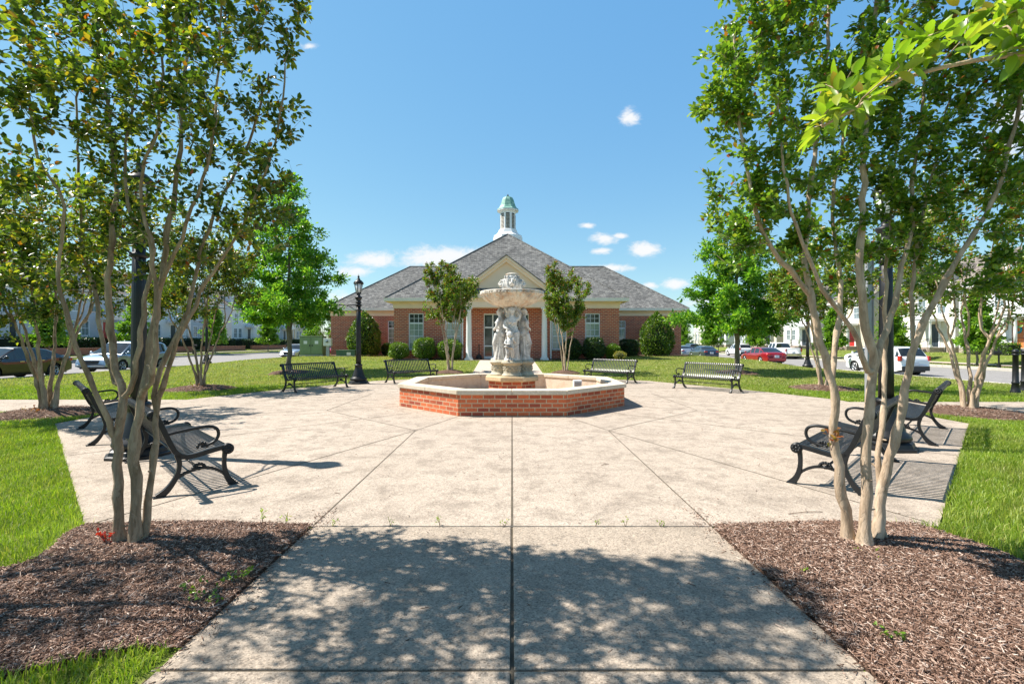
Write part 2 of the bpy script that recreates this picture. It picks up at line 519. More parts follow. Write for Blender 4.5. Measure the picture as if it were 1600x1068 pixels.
M['coping'] = concrete('coping_stone', (0.60, 0.52, 0.41), (0.42, 0.35, 0.26), (0.70, 0.62, 0.51), 0.2, 0.45)
M['stucco'] = concrete('basin_lining', (0.62, 0.52, 0.42), (0.48, 0.34, 0.23), (0.7, 0.62, 0.53), 0.15, 0.5)
M['basin'] = concrete('basin_floor', (0.50, 0.33, 0.19), (0.38, 0.2, 0.09), (0.6, 0.45, 0.3), 0.15, 0.6)
M['fbrick'] = brick('fountain_brick', (0.66, 0.17, 0.07), (0.24, 0.05, 0.04), (0.58, 0.44, 0.29), 0.245, 0.0925, 0.011, 0.45)
M['brick'] = brick('building_brick', (0.56, 0.12, 0.06), (0.30, 0.055, 0.04), (0.60, 0.40, 0.29), 0.29, 0.112, 0.018, 0.15)
M['pbrick'] = brick('planter_brick', (0.26, 0.09, 0.06), (0.17, 0.06, 0.045), (0.33, 0.27, 0.22), 0.22, 0.078, 0.011, 0.25)
M['stone'] = brick('foundation_stone', (0.42, 0.34, 0.27), (0.27, 0.2, 0.17), (0.4, 0.37, 0.33), 0.42, 0.17, 0.02, 0.2)
M['shingle'] = shingle('roof_shingle', (0.135, 0.136, 0.137), (0.215, 0.213, 0.208), (0.2, 0.2, 0.2))
M['shingle2'] = shingle('townhouse_shingle', (0.20, 0.17, 0.15), (0.26, 0.23, 0.21), (0.2, 0.2, 0.2))
M['cream'] = plain('cream_trim', (0.88, 0.68, 0.52), 0.55, var=0.05, scale=1.5)
M['gutter'] = plain('gutter_paint', (0.88, 0.78, 0.68), 0.55, var=0.03, scale=1.5)
M['gable'] = plain('pediment_stucco', (0.80, 0.63, 0.49), 0.8, var=0.05, scale=1.0)
M['white'] = plain('white_paint', (0.80, 0.80, 0.80), 0.45, var=0.03, scale=2)
M['wframe'] = plain('window_frame_paint', (0.78, 0.80, 0.84), 0.4, var=0.03, scale=2)
M['blinds'] = pane_mat('window_blinds', (0.23, 0.30, 0.25), (0.34, 0.41, 0.34))
M['dglass'] = pane_mat('dark_glass', (0.018, 0.024, 0.026), (0.06, 0.075, 0.07))
M['hglass'] = pane_mat('house_glass', (0.10, 0.14, 0.16), (0.22, 0.27, 0.29))
M['copper'] = None
m_, g_, b_ = new_mat('green_copper')
n_ = g_.noise(objco(g_), 4, 5, 0.6, 0.5)
setb(b_, Base__Color=g_.ramp(n_, [(0.3, (0.07, 0.22, 0.17)), (0.55, (0.20, 0.40, 0.33)), (0.8, (0.50, 0.60, 0.54))]), Roughness=0.6)
M['copper'] = m_
M['louvre'] = plain('louvre_slat', (0.45, 0.40, 0.33), 0.6)
# cast stone of the fountain: pale grey with dark weathering, rusty streaks, and crease shade put into the colour
def statue_stone(name, pale, grey, rust, rust_amt):
    m, g, b = new_mat(name)
    v = objco(g)
    n = g.noise(v, 3.5, 6, 0.65, 0.5)
    n2 = g.noise(v, 28, 4, 0.65)
    st = g.n('ShaderNodeMapping', None, Vector=v, Scale=(5, 5, 1.1)).outputs[0]
    n3 = g.noise(st, 1.6, 5, 0.6)
    c = g.ramp(n, [(0.32, grey), (0.52, pale), (0.75, tuple(min(1, x * 1.12) for x in pale))])
    c = g.mix(g.math('MULTIPLY', g.ramp(n3, [(0.50, 0.0), (0.68, 1.0)]), rust_amt), c, rust)
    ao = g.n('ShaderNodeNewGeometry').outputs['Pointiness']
    c = g.mix(g.ramp(ao, [(0.43, 0.85), (0.49, 0.0)]), c, tuple(x * 0.28 for x in grey))  # shade of folds and recesses, mixed into the stone colour
    c = g.mix(0.5, c, g.mix(1.0, c, g.ramp(n2, [(0.3, 0.6), (0.7, 1.25)]), 'MULTIPLY'))
    setb(b, Base__Color=c, Roughness=0.85, Specular__IOR__Level=0.25)
    bump(g, b, g.math('ADD', g.math('MULTIPLY', n2, 0.5), n), 0.012, 0.5)
    return m
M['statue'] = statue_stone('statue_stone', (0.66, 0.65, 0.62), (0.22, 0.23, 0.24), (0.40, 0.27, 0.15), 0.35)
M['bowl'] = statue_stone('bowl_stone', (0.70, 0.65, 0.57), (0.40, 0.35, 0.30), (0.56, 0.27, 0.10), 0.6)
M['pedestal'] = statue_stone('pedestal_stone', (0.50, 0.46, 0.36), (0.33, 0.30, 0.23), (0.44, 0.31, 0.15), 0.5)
M['plinthcap'] = concrete('plinth_cap', (0.60, 0.46, 0.28), (0.46, 0.30, 0.16), (0.68, 0.56, 0.38), 0.15, 0.6)
M['black'] = plain('black_metal', (0.013, 0.014, 0.016), 0.42, 0.0, 0.25, 12, 0.4)
M['slat'] = plain('black_slat_metal', (0.016, 0.018, 0.023), 0.34, 0.0, 0.2, 12, 0.55)
M['lampglass'] = plain('lantern_glass', (0.72, 0.74, 0.74), 0.15, var=0.05)
M['greysteel'] = plain('grey_steel', (0.36, 0.37, 0.39), 0.45, 0.4)
M['cabinet'] = plain('cabinet_green', (0.20, 0.27, 0.13), 0.55, var=0.12, scale=2)
M['tgreen'] = plain('transformer_green', (0.06, 0.13, 0.075), 0.5, var=0.12, scale=2)
M['sticker'] = plain('sticker', (0.75, 0.75, 0.72), 0.5)
M['bark'] = bark('crape_bark', (0.15, 0.105, 0.06), (0.30, 0.22, 0.145), (0.44, 0.345, 0.245))
M['bark2'] = bark('crape_bark_pale', (0.26, 0.185, 0.12), (0.44, 0.33, 0.23), (0.60, 0.47, 0.345))
M['oakbark'] = bark('oak_bark', (0.10, 0.08, 0.055), (0.18, 0.15, 0.115), (0.26, 0.225, 0.18), 14, 0.3, 0.02)
M['leafL'] = leaf_mat('crape_leaf_dark', [(0.0, (0.025, 0.06, 0.012)), (0.4, (0.07, 0.135, 0.02)), (0.75, (0.19, 0.26, 0.03)), (0.92, (0.36, 0.36, 0.04)), (0.985, (0.30, 0.16, 0.02)), (1.0, (0.34, 0.07, 0.02))], 0.48, (1.4, 1.42, 0.5))
M['leafR'] = leaf_mat('crape_leaf_green', [(0.0, (0.05, 0.12, 0.016)), (0.4, (0.12, 0.235, 0.028)), (0.8, (0.22, 0.35, 0.04)), (0.955, (0.34, 0.40, 0.05)), (0.985, (0.28, 0.15, 0.03)), (1.0, (0.34, 0.07, 0.025))], 0.45, (1.35, 1.4, 0.5))
M['leafM'] = leaf_mat('crape_leaf_mixed', [(0.0, (0.05, 0.12, 0.016)), (0.5, (0.14, 0.25, 0.03)), (0.85, (0.28, 0.36, 0.04)), (0.93, (0.26, 0.14, 0.03)), (1.0, (0.34, 0.09, 0.04))], 0.4)
M['leafB'] = leaf_mat('bright_leaf', [(0.0, (0.14, 0.27, 0.02)), (0.6, (0.25, 0.38, 0.03)), (0.9, (0.36, 0.42, 0.05)), (1.0, (0.36, 0.24, 0.03))], 0.5)
M['leaftip'] = leaf_mat('red_tip_leaf', [(0.0, (0.30, 0.06, 0.03)), (0.6, (0.33, 0.15, 0.04)), (1.0, (0.25, 0.20, 0.04))], 0.4)
M['leafred'] = leaf_mat('red_sucker_leaf', [(0.0, (0.36, 0.012, 0.02)), (1.0, (0.55, 0.05, 0.02))], 0.35)
M['leafO'] = leaf_mat('oak_leaf', [(0.0, (0.05, 0.16, 0.02)), (0.45, (0.12, 0.30, 0.034)), (0.8, (0.24, 0.45, 0.05)), (1.0, (0.36, 0.52, 0.07))], 0.5, (1.35, 1.35, 0.5))
M['leafS'] = leaf_mat('street_tree_leaf', [(0.0, (0.08, 0.19, 0.02)), (0.5, (0.16, 0.33, 0.03)), (1.0, (0.30, 0.44, 0.05))], 0.42)
M['leafF'] = leaf_mat('far_tree_leaf', [(0.0, (0.03, 0.08, 0.02)), (0.5, (0.07, 0.15, 0.03)), (1.0, (0.13, 0.22, 0.04))], 0.3)
M['boxwood'] = leaf_mat('boxwood_leaf', [(0.0, (0.05, 0.12, 0.014)), (0.5, (0.13, 0.24, 0.022)), (1.0, (0.27, 0.38, 0.04))], 0.3)
M['shrubdark'] = leaf_mat('dark_shrub_leaf', [(0.0, (0.012, 0.035, 0.012)), (0.6, (0.03, 0.075, 0.016)), (1.0, (0.12, 0.20, 0.03))], 0.25)
M['holly'] = leaf_mat('holly_leaf', [(0.0, (0.03, 0.08, 0.012)), (0.5, (0.08, 0.17, 0.02)), (0.9, (0.20, 0.30, 0.035)), (1.0, (0.30, 0.36, 0.06))], 0.3)
M['gold'] = leaf_mat('golden_shrub_leaf', [(0.0, (0.16, 0.20, 0.03)), (0.6, (0.34, 0.33, 0.06)), (1.0, (0.42, 0.28, 0.08))], 0.3)
M['hedge'] = leaf_mat('hedge_leaf', [(0.0, (0.012, 0.04, 0.014)), (1.0, (0.04, 0.10, 0.025))], 0.2)
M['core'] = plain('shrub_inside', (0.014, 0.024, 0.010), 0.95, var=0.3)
M['blade'] = leaf_mat('grass_blade', [(0.0, (0.13, 0.23, 0.014)), (0.55, (0.25, 0.37, 0.024)), (0.88, (0.37, 0.46, 0.05)), (1.0, (0.50, 0.44, 0.16))], 0.4, (1.2, 1.3, 0.6), 0.5, 0.35)
M['bladefar'] = leaf_mat('lawn_blade', [(0.0, (0.17, 0.25, 0.03)), (0.4, (0.28, 0.37, 0.05)), (0.75, (0.42, 0.43, 0.12)), (1.0, (0.58, 0.50, 0.26))], 0.4, (1.2, 1.25, 0.6), 0.5, 0.6)
# lawn soil / short grass
m_, g_, b_ = new_mat('lawn')
v_ = objco(g_)
a_ = g_.noise(v_, 0.28, 5, 0.6); d_ = g_.noise(v_, 9, 5, 0.7); e_ = g_.noise(v_, 60, 3, 0.7)
c_ = g_.ramp(d_, [(0.3, (0.085, 0.13, 0.02)), (0.5, (0.14, 0.195, 0.032)), (0.7, (0.23, 0.24, 0.07))])
c_ = g_.mix(g_.math('MULTIPLY', g_.ramp(a_, [(0.45, 0.0), (0.7, 1.0)]), 0.55), c_, (0.27, 0.25, 0.09))
c_ = g_.mix(0.6, c_, g_.mix(1.0, c_, g_.ramp(e_, [(0.3, 0.5), (0.7, 1.45)]), 'MULTIPLY'))
setb(b_, Base__Color=c_, Roughness=0.95, Specular__IOR__Level=0.1)
bump(g_, b_, g_.math('ADD', d_, e_), 0.03, 0.8)
M['lawn'] = m_
m_, g_, b_ = new_mat('mulch')
v_ = objco(g_)
d_ = g_.noise(v_, 14, 6, 0.7, 0.8); e_ = g_.noise(v_, 70, 4, 0.7)
c_ = g_.ramp(d_, [(0.3, (0.06, 0.036, 0.026)), (0.55, (0.16, 0.10, 0.072)), (0.75, (0.26, 0.18, 0.14))])
c_ = g_.mix(0.6, c_, g_.mix(1.0, c_, g_.ramp(e_, [(0.3, 0.4), (0.7, 1.6)]), 'MULTIPLY'))
setb(b_, Base__Color=c_, Roughness=0.95, Specular__IOR__Level=0.1)
bump(g_, b_, g_.math('ADD', d_, g_.math('MULTIPLY', e_, 0.5)), 0.03, 1.0)
M['mulch'] = m_
m_, g_, b_ = new_mat('mulch_chip')
r_ = rnd_island(g_)
setb(b_, Base__Color=g_.ramp(r_, [(0.0, (0.05, 0.028, 0.019)), (0.3, (0.16, 0.092, 0.064)), (0.7, (0.29, 0.185, 0.138)), (0.92, (0.43, 0.315, 0.25)), (1.0, (0.64, 0.53, 0.45))]), Roughness=0.9, Specular__IOR__Level=0.2)
M['chip'] = m_
M['tyre'] = plain('tyre', (0.018, 0.018, 0.018), 0.85)
M['rim'] = plain('alloy_rim', (0.55, 0.56, 0.58), 0.28, 0.85)
M['carglass'] = pane_mat('car_glass', (0.012, 0.016, 0.018), (0.03, 0.038, 0.042), 0.03)
M['headlight'] = plain('headlight', (0.75, 0.76, 0.76), 0.12)
M['taillight'] = plain('taillight', (0.45, 0.012, 0.014), 0.2, coat=1.0)
M['plate'] = plain('licence_plate', (0.62, 0.66, 0.74), 0.5)
M['trim'] = plain('car_trim', (0.03, 0.03, 0.032), 0.6)
M['chrome'] = plain('chrome', (0.7, 0.7, 0.72), 0.12, 1.0)
for k_, c_, mt_ in (('red', (0.36, 0.012, 0.022), 0.3), ('white', (0.78, 0.79, 0.80), 0.0), ('navy', (0.035, 0.055, 0.085), 0.4), ('blackcar', (0.012, 0.011, 0.012), 0.2),
                    ('silver', (0.42, 0.47, 0.53), 0.6), ('steelblue', (0.30, 0.37, 0.45), 0.55), ('slate', (0.07, 0.10, 0.13), 0.4)):
    M['p_' + k_] = paint('paint_' + k_, c_, mt_)
M['sid_white'] = siding('siding_white', (0.78, 0.79, 0.80))
M['sid_tan'] = siding('siding_tan', (0.62, 0.54, 0.43))
M['sid_grey'] = siding('siding_grey', (0.50, 0.53, 0.58))
M['sid_cream'] = siding('siding_cream', (0.72, 0.68, 0.58))
M['door_red'] = plain('door_red', (0.50, 0.03, 0.025), 0.4)
M['door_orange'] = plain('door_orange', (0.62, 0.20, 0.06), 0.45)
M['door_dark'] = plain('door_dark', (0.03, 0.045, 0.06), 0.4)
M['wreath'] = plain('wreath_teal', (0.02, 0.32, 0.42), 0.7)
M['twig'] = plain('dry_twig', (0.16, 0.11, 0.08), 0.9)
# ------------------------------------------------------------------ ground, paving, roads
def octagon(ap, cx=0.0, cy=0.0):
    r = ap / math.cos(PI / 8)
    return [(cx + r * math.cos(PI / 8 + k * PI / 4), cy + r * math.sin(PI / 8 + k * PI / 4)) for k in range(8)]

FY = 13.09                      # fountain centre
PLAZA = [(-3.69, 4.17), (3.69, 4.17), (8.9, 9.4), (8.95, 13.3), (8.1, 15.3), (5.6, 19.7), (1.55, 22.0), (-1.9, 22.0), (-5.6, 19.7), (-8.1, 15.3), (-8.95, 13.3), (-8.9, 9.4)]
ROADS = [(-37.5, -22.2), (21.6, 33.0)]
ROAD_Z = [-0.12, -0.35]

def build_ground():
    xs = [-900, -500, -250, -140, -90, -70, -60, -55, -50, -47, -44, -43, -42, -41, -40, -39, -38, -37.62, -37.5, -37.48, -30, -22.22, -22.2, -22.05]
    xs += list(np.arange(-21.5, 18.0, 0.75)) + [18.2, 19, 19.8, 20.6, 21.2, 21.45, 21.58, 21.62, 27, 32.98, 33.02, 33.15, 34, 34.9, 35.6, 36.2, 37, 38, 39, 40, 41, 43, 46, 52, 60, 75, 100, 150, 260, 500, 900]
    ys = [-60, -30, -15, -6, 0, 3, 6, 10, 14, 18, 20, 21, 21.9] + list(np.arange(22.5, 34, 0.75)) + [36, 40, 45, 50, 60, 75, 95, 120, 160, 240, 400, 800, 1600]
    V = []
    for y in ys:
        for x in xs:
            z = gz(x, y)
            if any(a + 0.01 < x < b - 0.01 for a, b in ROADS): z = -0.4
            V.append((x, y, z))
    nx = len(xs)
    Fs = [(j * nx + i, j * nx + i + 1, (j + 1) * nx + i + 1, (j + 1) * nx + i) for j in range(len(ys) - 1) for i in range(nx - 1)]
    return np_mesh('lawn', V, Fs, M['lawn'], kind='structure')
build_ground()

mb = MB(); mb.prism(PLAZA, -0.09, 0.012); plaza = mb.build('plaza', M['plaza']); setp(plaza, kind='structure')
mb = MB()
def joint(p, q, w=0.014, z=0.0145):
    p, q = Vector((p[0], p[1], 0)), Vector((q[0], q[1], 0))
    d = (q - p).normalized(); n = Vector((-d.y, d.x, 0)) * (w / 2)
    mb.add([(a.x, a.y, z) for a in (p - n, q - n, q + n, p + n)], [(0, 1, 2, 3)])
joint((0, 4.18), (0, 10.2), 0.02)
r1 = octagon(4.45, 0, FY)
for s in (-1, 1):
    joint((s * 1.15, 10.3), (s * 1.73, 8.66), z=0.0146); joint((s * 1.73, 8.66), (s * 1.72, 4.18)); joint((s * 1.74, 8.64), (s * 3.66, 4.25), z=0.0149)
    joint((s * 1.73, 8.66), (s * 4.3, 11.2), z=0.0152); joint((s * 4.3, 11.2), (s * 4.3, 14.9), z=0.0155)
    joint((s * 2.78, 11.95), (s * 8.85, 9.45), z=0.0158); joint((s * 2.8, 14.2), (s * 8.85, 13.35), z=0.0161); joint((s * 2.0, 15.1), (s * 6.6, 17.9), z=0.0164)
    joint((s * 2.0, 11.1), (s * 6.2, 6.75), z=0.0167); joint((s * 1.2, 15.9), (s * 1.8, 21.8), z=0.017)
o = mb.build('control_joint', M['joint'], plaza)
# front walk in separate slabs with open joints
mb = MB()
for y0, y1 in ((2.352, 4.158), (0.54, 2.332), (-1.27, 0.52), (-3.1, -1.29)):
    for x0, x1 in ((-1.72, -0.010), (0.010, 1.72)):
        mb.box(x0, x1, y0, y1, -0.09, 0.012)
walk = mb.build('front_walk', M['walk'], bevel=0.006); setp(walk, kind='structure')
mb = MB(); mb.box(-1.71, 1.71, -3.1, 4.168, -0.06, 0.001); o = mb.build('joint_bed', M['joint'], walk)
mb = MB()
for x0, x1, y0, y1 in ((-22.04, -8.96, 10.9, 13.3), ):
    n = 7
    for i in range(n):
        a, b = x0 + (x1 - x0) * i / n, x0 + (x1 - x0) * (i + 1) / n
        mb.box(a + 0.006, b - 0.006, y0, y1, -0.09, 0.012)
for i in range(5):
    a, b = 8.97 + 7.5 * i / 5, 8.97 + 7.5 * (i + 1) / 5
    mb.box(a + 0.006, b - 0.006, 10.75, 12.8, -0.09, 0.012)
setp(mb.build('side_path', M['plaza']), kind='structure')
# path up to the door follows the rise
mb = MB()
ys = np.linspace(22.01, 31.0, 10)
for i in range(9):
    a, b = ys[i] + 0.006, ys[i + 1] - 0.006
    def ex(y): t = (y - 22) / 9; return -1.9 - 0.14 * t, 1.52 - 0.16 * t
    (l0, q0), (l1, q1) = ex(a), ex(b)
    z0, z1 = gz(-.3, a) + 0.02, gz(-.3, b) + 0.02
    mb.add([(l0, a, z0 - .1), (q0, a, z0 - .1), (q1, b, z1 - .1), (l1, b, z1 - .1), (l0, a, z0), (q0, a, z0), (q1, b, z1), (l1, b, z1)],
           [(3, 2, 1, 0), (4, 5, 6, 7), (0, 1, 5, 4), (1, 2, 6, 5), (2, 3, 7, 6), (3, 0, 4, 7)])
setp(mb.build('door_path', M['path']), kind='structure')
for (a, b), z in zip(ROADS, ROAD_Z):
    nm = 'road'; mb = MB(); mb.add([(a + .005, -30, z), (b - .005, -30, z), (b - .005, 260, z), (a + .005, 260, z)], [(0, 1, 2, 3)])
    setp(mb.build(nm, M['asphalt']), kind='structure')
for x0, x1, zt in ((-37.64, -37.49, .03), (-22.21, -22.04, .03), (21.44, 21.61, -.19), (32.99, 33.15, -.15)):
    mb = MB()
    for i in range(60):
        mb.box(x0, x1, -20 + 3 * i + .006, -20 + 3 * i + 2.994, -0.55, zt)
    setp(mb.build('kerb', M['kerb'], bevel=0.02), kind='structure')
for x0, x1, z in ((34.9, 36.2, -.10), (-40.4, -39.0, 0.21)):
    mb = MB()
    for i in range(60): mb.box(x0, x1, -20 + 3 * i + .006, -20 + 3 * i + 2.994, -0.1, z + 0.05)
    setp(mb.build('pavement', M['path']), kind='structure')

# mulch beds: low mounds of bark mulch
def mound(poly_fn, cx, cy, r, h, name='mulch_bed'):
    n, k = 28, 7
    V = [(cx, cy, gz(cx, cy) + h)]
    for i in range(1, k + 1):
        for j in range(n):
            a = 2 * PI * j / n
            rr = r * i / k * (1 + 0.10 * math.sin(3 * a + cx) + 0.06 * math.sin(5 * a + cy))
            x, y = cx + rr * math.cos(a), cy + rr * math.sin(a)
            V.append((x, y, gz(x, y) + h * (1 - (i / k) ** 2) + (0.02 if i < k else -0.02)))
    m2 = MB()
    m2.add(V, [(0, 1 + j, 1 + (j + 1) % n) for j in range(n)] + [(1 + i * n + j, 1 + (i + 1) * n + j, 1 + (i + 1) * n + (j + 1) % n, 1 + i * n + (j + 1) % n) for i in range(k - 1) for j in range(n)], 0, True)
    return setp(m2.build(name, M['mulch'], uv=False), kind='structure')

def bed_left(x, y):             # left front bed; its right side is the walk, its top the plaza edge
    if y > 4.16 or y < 1.9 or x > -1.72 or x < -5.6: return False
    if x < -3.55 - 0.12 * math.sin(5 * y) - max(0.0, 3.4 - y) * 1.1: return False
    if y < 2.45 + 0.05 * math.sin(6 * x) - max(0.0, -2.1 - x) * .35: return False
    return True
def bed_right(x, y):
    if y > 4.16 or y < 0.2 or x < 1.72 or x > 5.5: return False
    return x < 3.55 + 0.10 * math.sin(4 * y) + max(0.0, 3.3 - y) * 1.2
TREES_SMALL = [(-10.2, 10.6), (10.2, 10.75), (-10.45, 16.2), (10.5, 16.3), (-3.06, 23.9), (2.62, 23.7)]
OAKS = [(-11.0, 23.8), (11.1, 23.8)]
RINGS = [(x, y, 1.05 if y < 20 else 0.75) for x, y in TREES_SMALL] + [(x, y, 1.0) for x, y in OAKS]
def bed_mesh(fn, x0, x1, y0, y1):
    st = 0.09
    xs = np.arange(x0, x1, st); ys_ = np.arange(y0, y1 + st, st)
    idx = {}; V = []; Fs = []
    rng = random.Random(4)
    def vid(i, j):
        if (i, j) not in idx:
            x, y = xs[0] + i * st, ys_[0] + j * st
            idx[(i, j)] = len(V)
            edge = not (fn(x - .1, y) and fn(x + .1, y) and fn(x, y - .1) and fn(x, y + .1))
            hm = 0.05 * math.exp(-((abs(x) - 2.75) ** 2 + (y - 3.65) ** 2) / 0.5)
            V.append((x, y, 0.001 if edge else 0.018 + hm + 0.014 * rng.random()))
        return idx[(i, j)]
    for i in range(len(xs)):
        for j in range(len(ys_)):
            if fn(xs[0] + (i + .5) * st, ys_[0] + (j + .5) * st):
                Fs.append((vid(i, j), vid(i + 1, j), vid(i + 1, j + 1), vid(i, j + 1)))
    return np_mesh('mulch_bed', V, Fs, M['mulch'], smooth=True, kind='structure')
bed_mesh(bed_left, -5.6, -1.72, 1.9, 4.16)
bed_mesh(bed_right, 1.72, 5.5, 0.2, 4.16)
for x, y, r in RINGS: mound(None, x, y, r, 0.13)
def foundation_bed(x0, x1, y0, y1):
    n = int((x1 - x0) / .4); V = []
    for i in range(n + 1):
        x = x0 + (x1 - x0) * i / n
        V += [(x, y0 + .12 * math.sin(3 * x), gz(x, y0) + .0), (x, (y0 + y1) / 2, gz(x, y0) + .06), (x, y1, gz(x, y1) + .07)]
    m2 = MB(); m2.add(V, [(i * 3 + k, i * 3 + 3 + k, i * 3 + 4 + k, i * 3 + 1 + k) for i in range(n) for k in (0, 1)], 0, True)
    return setp(m2.build('mulch_bed', M['mulch'], uv=False), kind='structure')
foundation_bed(-7.95, -2.1, 31.0, 32.38); foundation_bed(1.5, 7.22, 31.0, 32.38)
foundation_bed(-15.7, -7.97, 40.4, 41.98); foundation_bed(7.24, 14.7, 39.6, 41.98)

def inside(poly, x, y):
    c = False; n = len(poly); j = n - 1
    for i in range(n):
        xi, yi = poly[i]; xj, yj = poly[j]
        if (yi > y) != (yj > y) and x < (xj - xi) * (y - yi) / (yj - yi) + xi: c = not c
        j = i
    return c
# loose mulch chips
def chips(n, fn, x0, x1, y0, y1, zf, lmin, lmax, seed, name='mulch_chips'):
    rg = np.random.default_rng(seed)
    pts = []
    while len(pts) < n:
        x, y = rg.uniform(x0, x1), rg.uniform(y0, y1)
        if fn(x, y): pts.append((x, y, zf(x, y)))
    p = np.array(pts)
    a = rg.uniform(0, 2 * PI, n); tilt = rg.normal(0, 0.28, n); roll = rg.normal(0, 0.5, n)
    L = rg.uniform(lmin, lmax, n) * rg.choice([0.5, 1.0, 1.0, 2.1], n); W = rg.uniform(0.003, 0.0075, n) * (lmax / 0.065)
    d = np.stack([np.cos(a) * np.cos(tilt), np.sin(a) * np.cos(tilt), np.sin(tilt)], 1)
    s = np.stack([-np.sin(a) * np.cos(roll), np.cos(a) * np.cos(roll), np.sin(roll)], 1)
    u = np.cross(d, s)
    h = 0.0022
    c = p + np.array([0, 0, 0.006]) + rg.uniform(0, 0.014, (n, 1)) * np.array([0, 0, 1])
    cor = [(-1, -0.7, 0), (1, -0.9, 0), (1.0, 0.6, 0), (-1, 1, 0)]
    V = np.zeros((n, 8, 3))
    for k, (aa, bb, _) in enumerate(cor):
        V[:, k] = c + d * (aa * L / 2)[:, None] + s * (bb * W / 2)[:, None] + u * h
        V[:, k + 4] = c + d * (aa * L / 2)[:, None] + s * (bb * W / 2)[:, None] - u * h
    q = np.array([(0, 1, 2, 3), (0, 4, 5, 1), (1, 5, 6, 2), (2, 6, 7, 3), (3, 7, 4, 0)])
    Fs = (np.arange(n)[:, None, None] * 8 + q[None]).reshape(-1, 4)
    return np_mesh(name, V.reshape(-1, 3), Fs, M['chip'], kind='stuff')
zl = lambda x, y: 0.02 + 0.05 * math.exp(-((abs(x) - 2.75) ** 2 + (y - 3.65) ** 2) / 0.5)
chips(75000, bed_left, -5.0, -1.70, 1.9, 4.2, zl, 0.010, 0.034, 1)
chips(100000, bed_right, 1.70, 5.2, 0.9, 4.2, zl, 0.010, 0.034, 2)
# chips and dry leaf bits spilled on the paving
def spill(x, y):
    if bed_left(x, y) or bed_right(x, y): return False
    d = min(abs(abs(x) - 1.72), abs(y - 4.16) if abs(x) > 1.6 else 9)
    return (abs(x) < 1.72 or y > 4.16) and (abs(x) < 3.6) and random.random() < math.exp(-d / .06)
random.seed(3)
chips(1300, spill, -3.6, 3.6, 2.0, 4.6, lambda x, y: .010, 0.006, 0.024, 7, 'mulch_crumbs')
def litter(x, y): return inside(PLAZA, x, y) or (abs(x) < 1.7 and 1.5 < y < 4.1)
chips(900, litter, -8.5, 8.5, 1.5, 20, lambda x, y: .008, 0.010, 0.03, 8, 'leaf_litter')
def in_ring(x, y): return any((x - a) ** 2 + (y - b) ** 2 < (r * .98) ** 2 for a, b, r in RINGS[:4])
def ring_z(x, y):
    for a, b, r in RINGS:
        d2 = ((x - a) ** 2 + (y - b) ** 2) / (r * r)
        if d2 < 1: return 0.13 * (1 - d2) + 0.01
    return 0.0
for (a, b, r) in RINGS[:4]:
    chips(2600, lambda x, y: (x - a) ** 2 + (y - b) ** 2 < (r * 1.02) ** 2, a - r, a + r, b - r, b + r, ring_z, 0.03, 0.08, int(b * 10 + a))

# ------------------------------------------------------------------ grass blades
def is_lawn(x, y):
    if inside(PLAZA, x, y): return False
    if -1.76 < x < 1.76 and y < 4.2: return False
    if bed_left(x, y) or bed_right(x, y): return False
    if x < -8.8 and 10.87 < y < 13.33: return False
    if x > 8.8 and 10.72 < y < 12.83: return False
    if 21.9 < y < 31.2 and -2.05 < x < 1.56: return False
    if any(a - .2 < x < b + .2 for a, b in ROADS): return False
    for a, b, r in RINGS:
        if (x - a) ** 2 + (y - b) ** 2 < (r * 1.0) ** 2: return False
    if y > 31.05 and -8.2 < x < 7.5: return False
    if y > 40.4 and -16 < x < 15: return False
    if x > 34.8 and x < 36.3: return False
    if x < -38.9 and x > -40.5: return False
    return True
def blades(regions, mat, seed, name):
    """regions: (n, x0, x1, y0, y1, height, width, bend, filter)"""
    rg = np.random.default_rng(seed)
    allV = []; allF = []; off = 0
    for (n, x0, x1, y0, y1, h, w, flt) in regions:
        xs = rg.uniform(x0, x1, n); ys_ = rg.uniform(y0, y1, n)
        ok = np.array([is_lawn(x, y) and (flt is None or flt(x, y)) for x, y in zip(xs, ys_)], dtype=bool)
        xs, ys_ = xs[ok], ys_[ok]; k = len(xs)
        if not k: continue
        zs = np.array([gz(x, y) for x, y in zip(xs, ys_)])
        clump = 0.75 + 0.5 * (0.5 + 0.5 * np.sin(xs * 2.1 + 1.3 * np.sin(ys_ * 1.7)) * np.sin(ys_ * 2.4 + np.sin(xs * 1.3)))
        H = h * rg.uniform(0.55, 1.25, k) * clump; Wd = w * rg.uniform(0.7, 1.3, k)
        a = rg.uniform(0, 2 * PI, k); lean = rg.uniform(0.1, 0.75, k); la = rg.uniform(0, 2 * PI, k)
        s = np.stack([np.cos(a), np.sin(a), np.zeros(k)], 1) * (Wd / 2)[:, None]
        l = np.stack([np.cos(la), np.sin(la), np.zeros(k)], 1) * (H * lean)[:, None]
        b = np.stack([xs, ys_, zs - 0.005], 1)
        up = np.array([0, 0, 1.0])
        mid = b + l * 0.35 + up * (H * 0.6)[:, None]
        tip = b + l + up * (H * (1 - 0.3 * lean))[:, None]
        V = np.stack([b - s, b + s, mid + s * 0.8, mid - s * 0.8, tip + s * .08, tip - s * .08], 1)
        q = np.array([(0, 1, 2, 3), (3, 2, 4, 5)])
        allV.append(V.reshape(-1, 3)); allF.append((np.arange(k)[:, None, None] * 6 + q[None]).reshape(-1, 4) + off); off += k * 6
    return np_mesh(name, np.concatenate(allV), np.concatenate(allF), mat, kind='stuff')
near = lambda x, y: abs(x) < 1.7 * y + 0.8
beyond = lambda x, y: not near(x, y) or abs(x) > 9.3
